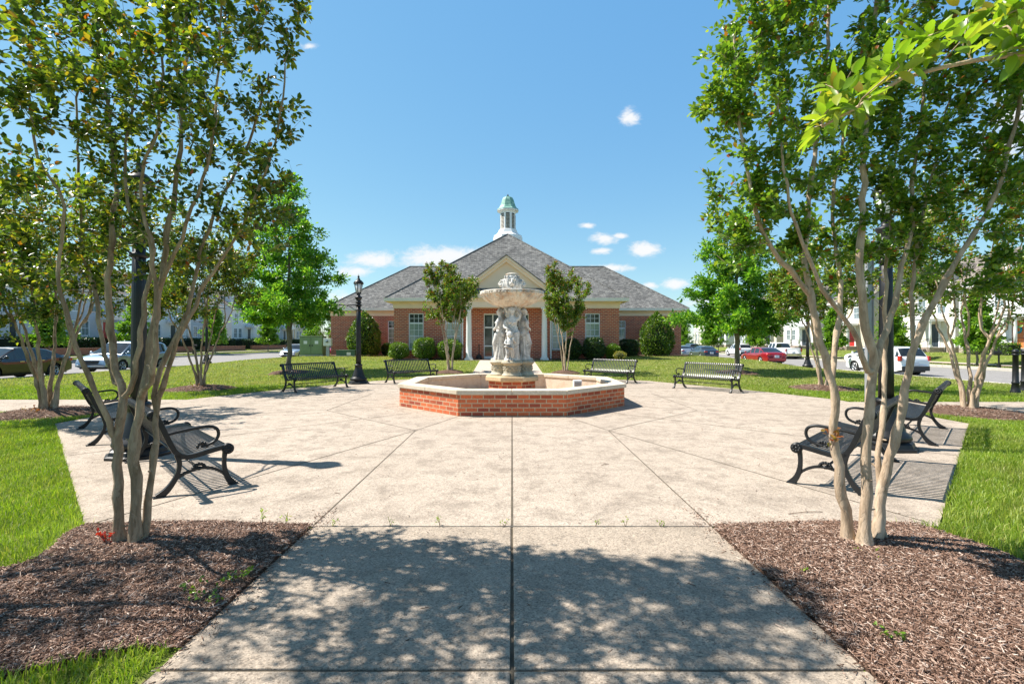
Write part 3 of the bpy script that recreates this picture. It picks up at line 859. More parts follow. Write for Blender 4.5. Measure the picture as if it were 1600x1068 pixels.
blades([(90000, -9.5, -3.4, 2.4, 7.2, 0.075, 0.0055, near), (60000, -11.5, -6.0, 7.2, 10.9, 0.07, 0.0075, near),
        (14000, -3.3, -1.7, 1.0, 2.6, 0.085, 0.006, near),
        (110000, 3.3, 9.5, 1.6, 7.2, 0.085, 0.0055, near), (60000, 6.0, 11.8, 7.2, 10.75, 0.075, 0.0075, near),
        (75000, -22, -3.4, 0.5, 13.3, 0.07, 0.013, beyond), (75000, 3.3, 21.4, 0.5, 12.9, 0.07, 0.013, beyond),
        (60000, -22, -8, 13.3, 17.5, 0.07, 0.013, None), (70000, 8, 21.4, 12.8, 17.5, 0.08, 0.013, None)], M['blade'], 5, 'grass')
blades([(105000, -22, 21.4, 17, 26, 0.065, 0.02, None), (78000, -22, 21.4, 26, 42, 0.06, 0.03, None),
        (22000, -22, -15.8, 42, 70, 0.06, 0.05, None), (18000, 14.8, 21.4, 42, 80, 0.06, 0.05, None),
        (11000, 33.2, 42, 22, 80, 0.07, 0.05, None), (9000, -46, -37.7, 35, 90, 0.07, 0.07, None)], M['bladefar'], 6, 'grass')
# ------------------------------------------------------------------ fountain
ft = empty('fountain', (0, FY, 0.012), 0, 'octagonal brick fountain with stone basin rim, draped figures and a lion head bowl', 'fountain')
mb = MB(); mb.ring(octagon(2.78), octagon(2.50), 0, 0.462); mb.build('basin_wall', M['fbrick'], ft)
mb = MB()
oc, ic = octagon(2.83), octagon(2.44)
for i in range(8):              # coping in lengths with fine joints
    j = (i + 1) % 8
    for (ta, tb) in ((0.002, 0.498), (0.502, 0.998)):
        lp = lambda a, b, t: (a[0] + (b[0] - a[0]) * t, a[1] + (b[1] - a[1]) * t)
        pl = [lp(oc[i], oc[j], ta), lp(oc[i], oc[j], tb), lp(ic[i], ic[j], tb), lp(ic[i], ic[j], ta)]
        mb.prism(pl, 0.464, 0.56)
mb.build('coping', M['coping'], ft, bevel=0.012)
mb = MB(); mb.ring(octagon(2.498), octagon(2.47), 0.02, 0.463); mb.build('basin_lining', M['stucco'], ft)
mb = MB(); mb.prism(octagon(2.469), 0.01, 0.1); mb.build('basin_floor', M['basin'], ft)
mb = MB(); mb.box(1.80, 2.05, 1.0, 1.2, 0.1, 0.47); sk = mb.build('skimmer_box', M['white'], ft, bevel=0.015)
mb = MB(); mb.box(1.83, 2.02, 0.985, 0.999, 0.28, 0.42); mb.build('skimmer_opening', M['greysteel'], sk)
mb = MB(); mb.prism(octagon(0.62), 0.1, 0.56); pl = mb.build('plinth', M['fbrick'], ft)
mb = MB(); mb.prism(octagon(0.70), 0.561, 0.68); mb.build('plinth_cap', M['plinthcap'], pl, bevel=0.02)
FIG = [(0.0, -0.31), (-0.33, 0.10), (0.33, 0.10), (0.0, 0.34)]
# clover of round carved pedestals
for k, (x, y) in enumerate(FIG):
    mb = MB()
    prof = [(0.27, 0.0), (0.275, 0.03), (0.25, 0.06), (0.235, 0.075), (0.225, 0.10), (0.225, 0.29), (0.235, 0.30), (0.25, 0.315), (0.265, 0.33), (0.28, 0.345), (0.285, 0.37), (0.26, 0.385), (0.25, 0.42), (0.01, 0.425)]
    mb.lathe(prof, 40, (x, y, 0.682 + 0.0006 * k), mod=lambda a, z: 1.0)
    for q in range(14):         # carved swags round the drum
        a = 2 * PI * q / 14
        for t in range(5):
            b = a + (t - 2) * 0.075
            mb.ball((x + 0.225 * math.cos(b), y + 0.225 * math.sin(b), 0.682 + 0.235 - 0.02 * (4 - (t - 2) ** 2) * .8), 0.021, 6, 5)
    mb.build('pedestal', M['pedestal'], ft, uv=False)
# central shaft and leafy capital
mb = MB()
mb.lathe([(0.17, 1.1), (0.17, 1.2), (0.135, 1.24), (0.12, 1.7), (0.125, 2.18), (0.15, 2.22), (0.13, 2.25), (0.16, 2.32), (0.20, 2.44), (0.24, 2.54)], 48, (0, 0, 0),
         mod=lambda a, z: 1 + (0.05 * abs(math.cos(8 * a)) if 1.22 < z < 2.2 else 0.07 * abs(math.cos(5 * a)) if z > 2.24 else 0))
for ring_z_, rr, nn in ((2.34, .17, 10), (2.44, .21, 10)):
    for q in range(nn):
        a = 2 * PI * (q + (0.5 if ring_z_ > 2.4 else 0)) / nn
        mb.ball((rr * math.cos(a), rr * math.sin(a), ring_z_), (0.03, 0.03, 0.06), 6, 6)
mb.build('shaft', M['statue'], ft, uv=False)

def remesh(o, vox):
    r = o.modifiers.new('remesh', 'REMESH'); r.mode = 'VOXEL'; r.voxel_size = vox; r.use_smooth_shade = True
    return o

def hand(mb, p, d, up):
    """small hand: palm with five separate bent fingers"""
    p, d, up = Vector(p), Vector(d).normalized(), Vector(up).normalized()
    s = d.cross(up).normalized()
    mb.tube([p - d * .01, p + d * .03, p + d * .055], [.017, .024, .02], 8)
    for k in range(4):
        b = p + d * .05 + s * (k - 1.5) * .012
        L = (.036, .044, .042, .034)[k]
        mb.tube([b, b + d * L * .6 - up * .004, b + d * L - up * .016], [.0075, .0065, .005], 6)
    b = p + d * .015 + s * .02
    mb.tube([b, b + d * .022 + s * .014, b + d * .042 + s * .012 - up * .006], [.0085, .0075, .006], 6)

def woman(mir=1, turn=0.0):
    mb = MB()
    m = mir
    rings = [(-.01, 0, 0, .185, .17), (.03, 0, 0, .18, .165), (.12, .0, 0, .155, .14), (.25, .008, -.005, .138, .125), (.40, .018, -.012, .132, .122), (.52, .026, -.016, .14, .125), (.64, .03, -.01, .155, .13),
             (.73, .03, 0, .158, .125), (.80, .022, .004, .138, .108), (.87, .012, .006, .112, .088), (.94, .004, 0, .115, .09), (1.01, 0, -.008, .130, .10), (1.07, -.002, -.002, .142, .09), (1.11, -.003, .004, .13, .072), (1.14, -.003, .006, .075, .058),
             (1.165, -.003, .004, .05, .05), (1.20, -.002, -.004, .044, .046), (1.24, 0, -.008, .045, .048)]
    n = 40
    vs = []
    for z, cx, cy, rx, ry in rings:
        amp = .085 if z < .5 else .06 if z < .78 else .02 if z < 1.0 else 0.0
        for j in range(n):
            a = 2 * PI * j / n
            f = 1 + amp * math.sin(9 * a + 5 * z) + amp * .5 * math.sin(15 * a - 7 * z)
            vs.append((m * (cx + rx * f * math.cos(a)), cy + ry * f * math.sin(a), z))
    k = len(rings)
    fs = [(i * n + j, i * n + (j + 1) % n, (i + 1) * n + (j + 1) % n, (i + 1) * n + j) for i in range(k - 1) for j in range(n)]
    fs += [tuple(range(n - 1, -1, -1)), tuple((k - 1) * n + j for j in range(n))]
    mb.add(vs, fs)
    X = lambda x, y, z: (m * x, y, z)
    # forward leg under the drapery, the other foot back
    mb.tube([X(-.05, -.05, .70), X(-.06, -.125, .46), X(-.06, -.10, .22), X(-.06, -.09, .05)], [.085, .07, .055, .05], 12)
    mb.ball(X(-.06, -.16, .02), (.04, .075, .028)); mb.ball(X(.07, -.14, .018), (.038, .07, .026))
    # bust, seat and shoulders
    mb.ball(X(-.055, -.085, 1.005), (.047, .042, .045)); mb.ball(X(.055, -.085, 1.0), (.047, .042, .045))
    mb.ball(X(.05, .09, .70), (.075, .06, .08)); mb.ball(X(-.04, .09, .70), (.075, .06, .08))
    # folds sweeping from the hip across the legs
    for q in range(9):
        t = q / 8
        x0, z0 = .16 - .03 * t, .76 - .035 * q
        pts = []
        for u in range(7):
            s = u / 6
            a = -0.15 - s * 2.7
            r = .158 + .012 * math.sin(u)
            pts.append(X(.02 + r * math.cos(a), r * .86 * math.sin(a) - .01, z0 - (.10 + .26 * t) * s ** 1.3))
        mb.tube(pts, [.010, .016, .017, .016, .015, .013, .008], 6)
    for q in range(11):         # hanging vertical folds
        a = -2.9 + q * .27
        pts = [X(.02 + .150 * math.cos(a) * w, .135 * math.sin(a) * w, z) for z, w in ((.42, .93), (.28, .97), (.14, 1.06), (.0, 1.22))]
        mb.tube(pts, [.008, .014, .017, .02], 6)
    # sash round the waist and over a shoulder
    mb.tube([X(.11 * math.cos(a), .09 * math.sin(a), .86 + .015 * math.sin(2 * a)) for a in np.linspace(0, 2 * PI, 17)], .014, 6)
    for q in range(3):
        mb.tube([X(.10 - .02 * q, -.05, 1.10), X(.05 - .015 * q, -.115, 1.0), X(-.03, -.10, .92), X(-.10, -.06, .86)], .012, 6)
    # raised arm holding up the bowl
    mb.tube([X(.125, .005, 1.075), X(.175, -.005, 1.12), X(.205, -.03, 1.22), X(.185, -.035, 1.27), X(.13, -.03, 1.35), X(.10, -.02, 1.39)], [.047, .045, .037, .036, .028, .021], 10)
    hand(mb, X(.10, -.02, 1.39), X(-.3, .1, 1), X(0, -1, 0))
    # other arm gathering the drapery
    mb.tube([X(-.125, .005, 1.075), X(-.17, -.005, 1.02), X(-.195, -.03, .90), X(-.185, -.055, .86), X(-.12, -.125, .83), X(-.08, -.145, .815)], [.046, .043, .037, .035, .028, .022], 10)
    hand(mb, X(-.08, -.145, .815), X(1, -.25, -.2), X(0, -.6, .8))
    # head, turned a little
    hz = 1.305
    mb.ball(X(.005, -.012, hz), (.066, .078, .092), 16, 12)
    mb.ball(X(.005, -.05, hz - .05), (.042, .042, .042))
    mb.tube([X(.005, -.082, hz + .025), X(.005, -.10, hz - .012), X(.005, -.086, hz - .02)], [.008, .013, .009], 6)       # nose
    mb.ball(X(.005, -.084, hz - .048), (.02, .010, .008)); mb.ball(X(.005, -.08, hz - .075), (.018, .014, .013))           # mouth, chin
    for s in (-1, 1):
        mb.ball(X(.005 + s * .028, -.072, hz + .008), (.013, .010, .009)); mb.tube([X(.005 + s * .012, -.082, hz + .03), X(.005 + s * .045, -.07, hz + .028)], .007, 5)
        mb.ball(X(.005 + s * .066, -.005, hz - .005), (.01, .018, .024))
    # wavy hair drawn into a knot
    for q in range(16):
        a = PI * 0.02 + q * PI * 1.0 / 15
        mb.tube([X(.005 + .072 * math.cos(a), -.052 + .01 * math.sin(a), hz + .01 + .075 * math.sin(a)), X(.005 + .084 * math.cos(a), .0, hz + .02 + .085 * math.sin(a)), X(.005 + .05 * math.cos(a), .075, hz + .03 + .05 * math.sin(a))], [.012, .019, .014], 6)
    mb.ball(X(.005, .095, hz + .02), (.05, .045, .045)); mb.tube([X(.04, .05, hz - .03), X(.055, .03, 1.2), X(.075, -.02, 1.12)], [.02, .018, .012], 6)
    return mb

def cherub():
    mb = MB()
    rings = [(.30, .085, .08), (.36, .098, .09), (.42, .098, .092), (.48, .088, .078), (.53, .08, .066), (.56, .06, .05), (.58, .036, .036), (.61, .036, .036)]
    n = 20
    vs = [(rx * math.cos(2 * PI * j / n), ry * math.sin(2 * PI * j / n), z) for z, rx, ry in rings for j in range(n)]
    k = len(rings)
    fs = [(i * n + j, i * n + (j + 1) % n, (i + 1) * n + (j + 1) % n, (i + 1) * n + j) for i in range(k - 1) for j in range(n)] + [tuple(range(n - 1, -1, -1)), tuple((k - 1) * n + j for j in range(n))]
    mb.add(vs, fs)
    mb.tube([(-.045, 0, .34), (-.05, -.03, .18), (-.045, 0, .03)], [.058, .043, .03], 10); mb.tube([(.045, 0, .34), (.06, -.015, .18), (.06, 0, .03)], [.058, .043, .03], 10)
    mb.ball((-.045, -.035, .018), (.03, .055, .022)); mb.ball((.06, -.035, .018), (.03, .055, .022))
    mb.ball((0, -.01, .68), (.075, .08, .082), 14, 10)
    mb.ball((-.035, -.06, .655), (.03, .025, .028)); mb.ball((.035, -.06, .655), (.03, .025, .028)); mb.ball((0, -.09, .67), (.012, .014, .012)); mb.ball((0, -.075, .635), (.018, .012, .008))
    for s in (-1, 1):
        mb.ball((s * .03, -.08, .70), (.012, .008, .009)); mb.ball((s * .078, .0, .675), (.012, .018, .022))
    for q in range(22):         # curls
        a, e = q * 2.4, 0.15 + 1.3 * q / 22
        mb.ball((.078 * math.cos(a) * math.cos(e), .02 + .08 * math.sin(a) * math.cos(e) * (1 if math.sin(a) > -.3 else .4), .70 + .075 * math.sin(e)), .022, 6, 5)
    mb.tube([(-.085, 0, .535), (-.12, -.04, .45), (-.08, -.10, .42)], [.032, .027, .02], 8); hand(mb, (-.08, -.10, .42), (1, -.3, .2), (0, -.3, 1))
    mb.tube([(.085, 0, .535), (.13, -.03, .47), (.10, -.09, .52)], [.032, .027, .02], 8); hand(mb, (.10, -.09, .52), (-.4, -.2, 1), (0, -1, 0))
    mb.tube([(-.13, -.02, .36), (-.05, -.11, .37), (.06, -.10, .33), (.11, -.02, .30)], .022, 6); mb.tube([(.08, -.06, .32), (.10, -.06, .2), (.09, -.05, .08)], [.025, .022, .012], 6)
    return mb

for k, (x, y) in enumerate(FIG):
    ang = math.atan2(x, -y) if k else 0.12
    w_ = woman(-1 if k == 1 else 1)
    o = remesh(w_.build('statue', M['statue'], ft, uv=False), 0.0105)
    o.location = (x * 0.98, y * 0.98, 1.103); o.scale = (1.07, 1.07, 1.0)
    o.rotation_euler = (0, 0, ang)
    if k == 0:
        c = remesh(cherub().build('cherub', M['statue'], o, uv=False), 0.009)
        c.location = (-0.07, -0.15, 0.0); c.rotation_euler = (0, 0, -.15)
# the bowl
mb = MB()
prof = [(0.14, 2.50), (0.26, 2.52), (0.34, 2.535), (0.42, 2.56), (0.55, 2.615), (0.68, 2.69), (0.76, 2.76), (0.79, 2.80), (0.80, 2.815), (0.825, 2.83), (0.84, 2.86), (0.845, 2.895), (0.86, 2.905), (0.865, 2.93), (0.85, 2.945),
        (0.80, 2.94), (0.74, 2.86), (0.5, 2.72), (0.2, 2.68), (0.02, 2.68)]
mb.lathe(prof, 192, (0, 0, 0), mod=lambda a, z: 1 + (0.075 * (abs(math.cos(16 * a)) - .55) if 2.53 < z < 2.79 else 0.03 * math.cos(24 * a) if 2.825 < z < 2.90 else 0.006 * math.cos(8 * a) if z > 2.9 else 0), cap=True)
for q in range(64):
    a = 2 * PI * q / 64
    mb.ball((0.838 * math.cos(a), 0.838 * math.sin(a), 2.872), (0.034, 0.034, 0.03), 8, 6)
mb.build('bowl', M['bowl'], ft, uv=False)
# four lion heads back to back
def lion():
    mb = MB()
    mb.tube([(0, -.06, .0), (0, -.10, .12), (0, -.16, .22), (0, -.17, .30)], [.13, .135, .13, .09], 16)       # neck
    for rx, rz, y0, rad in ((.125, .165, -.225, .036), (.150, .195, -.165, .044)):  # thick ruff of mane round the face, open over the bib
        pts = []
        for q in range(25):
            a = -PI / 2 + 2 * PI * q / 24
            pts.append((rx * math.cos(a) * (1 if math.sin(a) > -.3 else .8), y0 + .05 * max(0, math.sin(a)) , max(.02, .215 + rz * math.sin(a))))
        mb.tube(pts, [rad * (1 + .16 * math.sin(q * 2.6)) for q in range(25)], 10)
    mb.ball((0, -.235, .25), (.088, .085, .10), 16, 12)                      # brow and face
    mb.ball((-.034, -.315, .195), (.042, .05, .040)); mb.ball((.034, -.315, .195), (.042, .05, .040))
    mb.tube([(0, -.295, .31), (0, -.335, .255), (0, -.362, .222)], [.030, .032, .036], 8); mb.ball((0, -.372, .218), (.034, .02, .018))
    mb.ball((0, -.275, .085), (.042, .055, .026)); mb.tube([(0, -.28, .07), (0, -.25, .01)], [.034, .02], 6)   # lower jaw, mouth open
    for s in (-1, 1):
        mb.tube([(s * .05, -.26, .17), (s * .048, -.27, .10)], [.02, .02], 6)
        mb.tube([(s * .018, -.315, .302), (s * .055, -.312, .315), (s * .088, -.265, .29)], [.018, .022, .014], 6)
        mb.ball((s * .048, -.308, .272), (.014, .010, .011))
        mb.ball((s * .105, -.19, .385), (.034, .026, .036))
    return mb
lion_proto = None
for k in range(4):
    o = remesh(lion().build('lion_head', M['statue'], ft, uv=False), 0.0095)
    o.location = (0, 0, 2.90); o.rotation_euler = (0, 0, k * PI / 2); o.scale = (.98, .98, 1.12)
mb = MB(); mb.lathe([(.10, 3.1), (.15, 3.22), (.16, 3.30), (.14, 3.36), (.10, 3.385), (.16, 3.40), (.17, 3.42), (.12, 3.445), (.02, 3.46)], 24, mod=lambda a, z: 1 + .05 * math.cos(8 * a)); mb.build('crown_finial', M['bowl'], ft, uv=False)
mb = MB(); mb.lathe([(.30, 2.70), (.28, 2.80), (.20, 2.88), (.24, 2.93), (.2, 2.96)], 24); mb.build('bowl_stem', M['bowl'], ft, uv=False)
# ------------------------------------------------------------------ window maker
def window(parent, x0, x1, z0, z1, y, cols, rows, fm, pm, transom=None, sill=None, name='window', trows=1, fw=0.06):
    """framed sash window standing in the plane y (faces -y): mesh = frame and bars, child = pane"""
    mb = MB()
    mb.box(x0, x0 + fw, y - .03, y + .06, z0, z1); mb.box(x1 - fw, x1, y - .03, y + .06, z0, z1)
    mb.box(x0 + fw, x1 - fw, y - .03, y + .06, z1 - fw, z1); mb.box(x0 + fw, x1 - fw, y - .03, y + .06, z0, z0 + fw)
    b = 0.024
    zs = [(z0 + fw, z1 - fw, rows)]
    if transom:
        mb.box(x0 + fw, x1 - fw, y - .026, y + .058, transom - .05, transom + .05)
        zs = [(z0 + fw, transom - .05, rows), (transom + .05, z1 - fw, trows)]
    for a, c, r in zs:
        for i in range(1, cols):
            x = x0 + fw + (x1 - x0 - 2 * fw) * i / cols
            mb.box(x - b / 2, x + b / 2, y, y + .035, a, c)
        for i in range(1, r):
            z = a + (c - a) * i / r
            bb = 0.05 if (r == 4 and i == 2 or r == 2 and transom is None) else b
            mb.box(x0 + fw, x1 - fw, y - .012 if bb > b else y + .004, y + .033, z - bb / 2, z + bb / 2)
    w = mb.build(name, fm, parent)
    mb = MB()
    if transom and isinstance(pm, tuple):
        mb.box(x0 + .02, x1 - .02, y + .038, y + .05, z0 + .02, transom, 0); mb.box(x0 + .02, x1 - .02, y + .038, y + .05, transom + .001, z1 - .02, 1)
        mb.build('pane', list(pm), w)
    else:
        mb.box(x0 + .02, x1 - .02, y + .038, y + .05, z0 + .02, z1 - .02)
        mb.build('pane', pm[0] if isinstance(pm, tuple) else pm, w)
    if sill is not None:
        mb = MB(); mb.box(x0 - .06, x1 + .06, y - .17, y + .02, z0 - .09, z0 - .002); mb.build('sill', sill, w)
    return w

# ------------------------------------------------------------------ brick hall behind the fountain
BX, BZ = -0.36, 0.44
hall = empty('brick_building', (BX, 32.4, BZ), 0, 'low red brick hall with grey hip roof, white gable porch and green topped cupola', 'building')
H_E = 4.5 - BZ                  # eave height above its floor
mb = MB()
WN = [(-7.62 + 1.04, -7.62 + 2.04), (-4.12, -3.07), (3.05, 4.0), (5.28, 6.27)]
WZ0, WZ1 = 0.66, 3.08
ops = [(a, b, WZ0, WZ1) for a, b in WN] + [(-1.53, 1.48, 0.02, 3.06)]
mb.open_wall(-7.57, 7.56, -0.5, 3.5, 0.0, ops, 0.14)
for x in (-7.57, 7.56):
    s = -1 if x < 0 else 1
    mb.add([(x, 0, -.5), (x, 19, -.5), (x, 19, 3.5), (x, 0, 3.5)], [(0, 1, 2, 3) if s > 0 else (3, 2, 1, 0)])
mb.open_wall(-15.40, -7.571, -0.5, 3.5, 9.6, [(-13.5, -12.5, .66, 3.0), (-10.45, -9.45, .66, 3.0)], 0.14)
mb.open_wall(7.561, 15.08, -0.5, 3.5, 9.6, [(9.2, 10.25, .66, 3.0), (12.3, 13.3, .66, 3.0)], 0.14)
for x in (-15.40, 15.08):
    s = -1 if x < 0 else 1
    mb.add([(x, 9.6, -.5), (x, 21, -.5), (x, 21, 3.5), (x, 9.6, 3.5)], [(0, 1, 2, 3) if s > 0 else (3, 2, 1, 0)])
mb.add([(-15.4, 21, -.5), (15.08, 21, -.5), (15.08, 21, 3.5), (-15.4, 21, 3.5)], [(3, 2, 1, 0)])
# soldier course over each opening and a water table
for a, b in WN: mb.box(a - .1, b + .1, -.018, .03, WZ1 + .001, WZ1 + .22)
mb.build('wall', M['brick'], hall)
for a, b in WN: window(hall, a, b, WZ0, WZ1, 0.07, 3, 4, M['wframe'], (M['blinds'], M['dglass']), transom=WZ1 - .66, sill=M['kerb'], trows=2)
for a, b in ((-13.5, -12.5), (-10.45, -9.45), (9.2, 10.25), (12.3, 13.3)):
    window(hall, a, b, .66, 3.0, 9.67, 3, 4, M['wframe'], (M['blinds'], M['dglass']), transom=2.35, sill=M['kerb'], trows=2)
# entrance: two glazed leaves, side lights and top lights
mb = MB()
dx = [-1.53, -.93, -.0, .9, 1.48]
y = .05
mb.box(-1.53, 1.48, y - .04, y + .08, 2.98, 3.06); mb.box(-1.45, 1.40, y - .04, y + .08, 2.08, 2.18)
for x in dx: mb.box(x - .045 if x > -1.5 else x, x + .045 if x < 1.4 else x, y - .045, y + .085, .02, 2.98)
for i in range(4): mb.box(dx[i] + .05, dx[i + 1] - .05, y - .02, y + .05, .02, .2); mb.box(dx[i] + .05, dx[i + 1] - .05, y - .02, y + .05, .85, .93)
dr = mb.build('entrance_door', M['white'], hall)
mb = MB(); mb.box(-1.50, 1.45, y + .055, y + .065, .05, 3.02); mb.build('pane', M['dglass'], dr)
for x in (-.14, .12): mb = MB(); mb.tube([(x, y - .06, .8), (x, y - .09, .82), (x, y - .09, 1.18), (x, y - .06, 1.2)], .014, 6); mb.build('handle', M['greysteel'], dr)
# eaves: frieze board, soffit, gutter
def eave(x0, x1, y0, y1, gap=None):
    """x0.. y1 = wall rectangle; eave 0.48 out"""
    mb = MB(); e = .48
    mb.ring([(x0 - .05, y0 - .05), (x1 + .05, y0 - .05), (x1 + .05, y1), (x0 - .05, y1)], [(x0 + .02, y0 + .02), (x1 - .02, y0 + .02), (x1 - .02, y1 - .06), (x0 + .02, y1 - .06)], 3.42, 3.82)
    mb.ring([(x0 - .12, y0 - .12), (x1 + .12, y0 - .12), (x1 + .12, y1), (x0 - .12, y1)], [(x0 + .02, y0 + .02), (x1 - .02, y0 + .02), (x1 - .02, y1 - .06), (x0 + .02, y1 - .06)], 3.72, 3.825)
    mb.box(x0 - e, x1 + e, y0 - e, y1 + e, 3.83, 3.90)
    mb.ring([(x0 - e - .06, y0 - e - .06), (x1 + e + .06, y0 - e - .06), (x1 + e + .06, y1 + e + .06), (x0 - e - .06, y1 + e + .06)],
            [(x0 - e + .02, y0 - e + .02), (x1 + e - .02, y0 - e + .02), (x1 + e - .02, y1 + e - .02), (x0 - e + .02, y1 + e - .02)], 3.86, 4.07, 1)
    return mb.build('eave_trim', [M['cream'], M['gutter']], hall)
eave(-7.57, 7.56, 0, 19)
eave(-15.40, 15.08, 9.6, 21)
# roofs
mb = MB()
a, b = 8.03, 8.02
z0 = H_E
def hip(x0, x1, y0, y1, ra, rb, zr, z0):
    """hip roof: eave rectangle, ridge from ra to rb (xy points) at zr"""
    vs = [(x0, y0, z0), (x1, y0, z0), (x1, y1, z0), (x0, y1, z0), (*ra, zr), (*rb, zr)]
    return vs
mb.add(hip(-8.07, 8.06, -.5, 19.5, (0, 7.5), (0, 11.5), 10.06, z0), [(0, 1, 4), (1, 2, 5, 4), (2, 3, 5), (3, 0, 4, 5)])
mb.add(hip(-15.9, 15.58, 9.1, 21.5, (-9.7, 15.3), (9.4, 15.3), 8.6, z0 + .004), [(0, 1, 5, 4), (1, 2, 5), (2, 3, 4, 5), (3, 0, 4)])
roof = mb.build('roof', M['shingle'], hall)
mb = MB()                       # ridge and hip cap shingles
for p, q in (((-8.07, -.5, z0), (0, 7.5, 10.06)), ((8.06, -.5, z0), (0, 7.5, 10.06)), ((-15.9, 9.1, z0), (-9.7, 15.3, 8.6)), ((15.58, 9.1, z0), (9.4, 15.3, 8.6)), ((-9.7, 15.3, 8.6), (9.4, 15.3, 8.6))):
    mb.tube([Vector(p) + Vector((0, 0, .0)), Vector(q)], .07, 6, smooth=False)
mb.build('ridge_cap', M['shingle'], roof)
# gabled porch
mb = MB()
hw, zb, za, yf = 2.42, 4.60, 6.42, -1.42
mb.add([(-hw, yf, zb), (hw, yf, zb), (0, yf, za)], [(0, 1, 2)])
ped = mb.build('pediment', M['gable'], hall)
mb = MB()
sl = math.atan2(za - zb, hw)
for s in (-1, 1):               # raking cornice
    d = Vector((s * math.cos(sl), 0, -math.sin(sl))); nrm = Vector((s * math.sin(sl), 0, math.cos(sl)))
    top = Vector((0, yf, za + .24))
    e = top + d * 3.33
    for off, w, y0, y1 in ((0, .30, yf - .22, yf + .02), (-.0, .13, yf - .34, yf - .221)):
        A = [top + Vector((0, 0, .002)), e, e - nrm * w, top - Vector((0, 0, w / math.cos(sl)))]
        vs = [(p.x, y0, p.z) for p in A] + [(p.x, y1, p.z) for p in A]
        fs = [(0, 1, 2, 3), (7, 6, 5, 4), (0, 4, 5, 1), (1, 5, 6, 2), (2, 6, 7, 3)]
        mb.add(vs, fs if s < 0 else [f[::-1] for f in fs])
mb.build('raking_cornice', M['cream'], ped)
mb = MB()
for s in (-1, 1):
    d = Vector((s * math.cos(sl), 0, -math.sin(sl)))
    A = Vector((0, 0, za + .30)); B = A + d * 3.42
    vs = [(A.x, yf - .40, A.z), (B.x, yf - .40, B.z), (B.x, 4.6, B.z), (A.x, 4.6, A.z), (A.x, yf - .40, A.z - .06), (B.x, yf - .40, B.z - .05), (B.x, 4.6, B.z - .05), (A.x, 4.6, A.z - .06)]
    fs = [(0, 1, 2, 3), (4, 7, 6, 5), (0, 4, 5, 1), (1, 5, 6, 2)]
    mb.add(vs, fs if s > 0 else [f[::-1] for f in fs])
mb.build('gable_roof', M['shingle'], ped)
mb = MB()                       # dark pent strip under the gable
mb.add([(-2.62, yf - .32, 4.24), (2.62, yf - .32, 4.24), (2.45, yf - .01, 4.61), (-2.45, yf - .01, 4.61), (-2.62, yf + .2, 4.24), (2.62, yf + .2, 4.24)], [(0, 1, 2, 3), (0, 4, 5, 1)])
mb.build('pent_roof', M['shingle'], ped)
mb = MB()
mb.box(-2.62, 2.70, yf - .06, yf + .34, 3.38, 3.80); mb.box(-2.68, 2.76, yf - .14, yf + .36, 3.801, 3.95); mb.box(-2.78, 2.86, yf - .28, -.55, 3.951, 4.23)
for x in (-2.60, 2.34): mb.box(x, x + .34, yf + .341, -.06, 3.38, 3.80)
mb.build('porch_beam', M['cream'], hall)
mb = MB(); mb.box(-2.9, 2.9, -1.75, -.02, -.35, .0); mb.build('porch_floor', M['path'], hall)
for x in (-2.42, 2.45):
    mb = MB(); c = (x, yf + .14, 0)
    mb.box(x - .26, x + .26, yf - .12, yf + .40, .0, .10)
    mb.lathe([(.24, .101), (.25, .13), (.24, .16), (.20, .18), (.21, .21), (.185, .24), (.182, 1.0), (.17, 2.2), (.155, 3.12), (.165, 3.13), (.165, 3.16), (.155, 3.17), (.155, 3.24), (.20, 3.29), (.20, 3.30)], 28, c)
    mb.box(x - .23, x + .23, yf - .09, yf + .37, 3.30, 3.379)
    mb.build('column', M['white'], hall)
for x, yy in ((2.95, -.10), (-2.95, -.10)):
    mb = MB(); mb.box(x - .05, x + .05, yy - .10, yy - .02, .12, 3.35); mb.tube([(x, yy - .06, .16), (x, yy - .12, .08), (x, yy - .30, .04)], .05, 6); mb.tube([(x, yy - .06, 3.34), (x, yy - .2, 3.6), (x, yy - .46, 3.84)], .05, 6)
    mb.build('downspout', M['white'], hall)
# cupola with louvred sides and a bell shaped copper roof
cy = 9.6
e8 = PI / 8
mb = MB(); mb.lathe([(1.36, 8.6), (1.36, 10.12), (1.30, 10.14), (1.30, 10.30), (1.18, 10.36), (1.02, 10.46), (.90, 10.60), (.84, 10.78), (.80, 10.86)], 8, (0, cy, 0), smooth=False, rot=e8)
cup = mb.build('cupola', M['white'], hall)
mb = MB(); mb.lathe([(.70, 10.85), (.70, 12.36), (.76, 12.37), (.78, 12.44), (.98, 12.50), (.98, 12.58), (.9, 12.6)], 8, (0, cy, 0), smooth=False, rot=e8); mb.build('drum', M['white'], cup)
for k in range(8):
    mb = MB()
    a = k * PI / 4
    ap = .70 * math.cos(PI / 8)
    for i in range(11):
        z = 10.98 + i * .115
        c = Vector((ap + .006, 0, z))
        vs = []
        for dy in (-.15, .15):
            for dxx, dz in ((-.02, .05), (.03, -.04), (.02, -.06), (-.03, .03)):
                vs.append(Vector((c.x + dxx, dy, z + dz)))
        rot = Matrix.Rotation(a, 3, 'Z')
        vs = [rot @ v + Vector((0, cy, 0)) for v in vs]
        mb.add(vs, [(0, 1, 5, 4), (1, 2, 6, 5), (2, 3, 7, 6), (3, 0, 4, 7), (0, 3, 2, 1), (4, 5, 6, 7)])
    mb.build('louvre', M['louvre'], cup)
mb = MB()
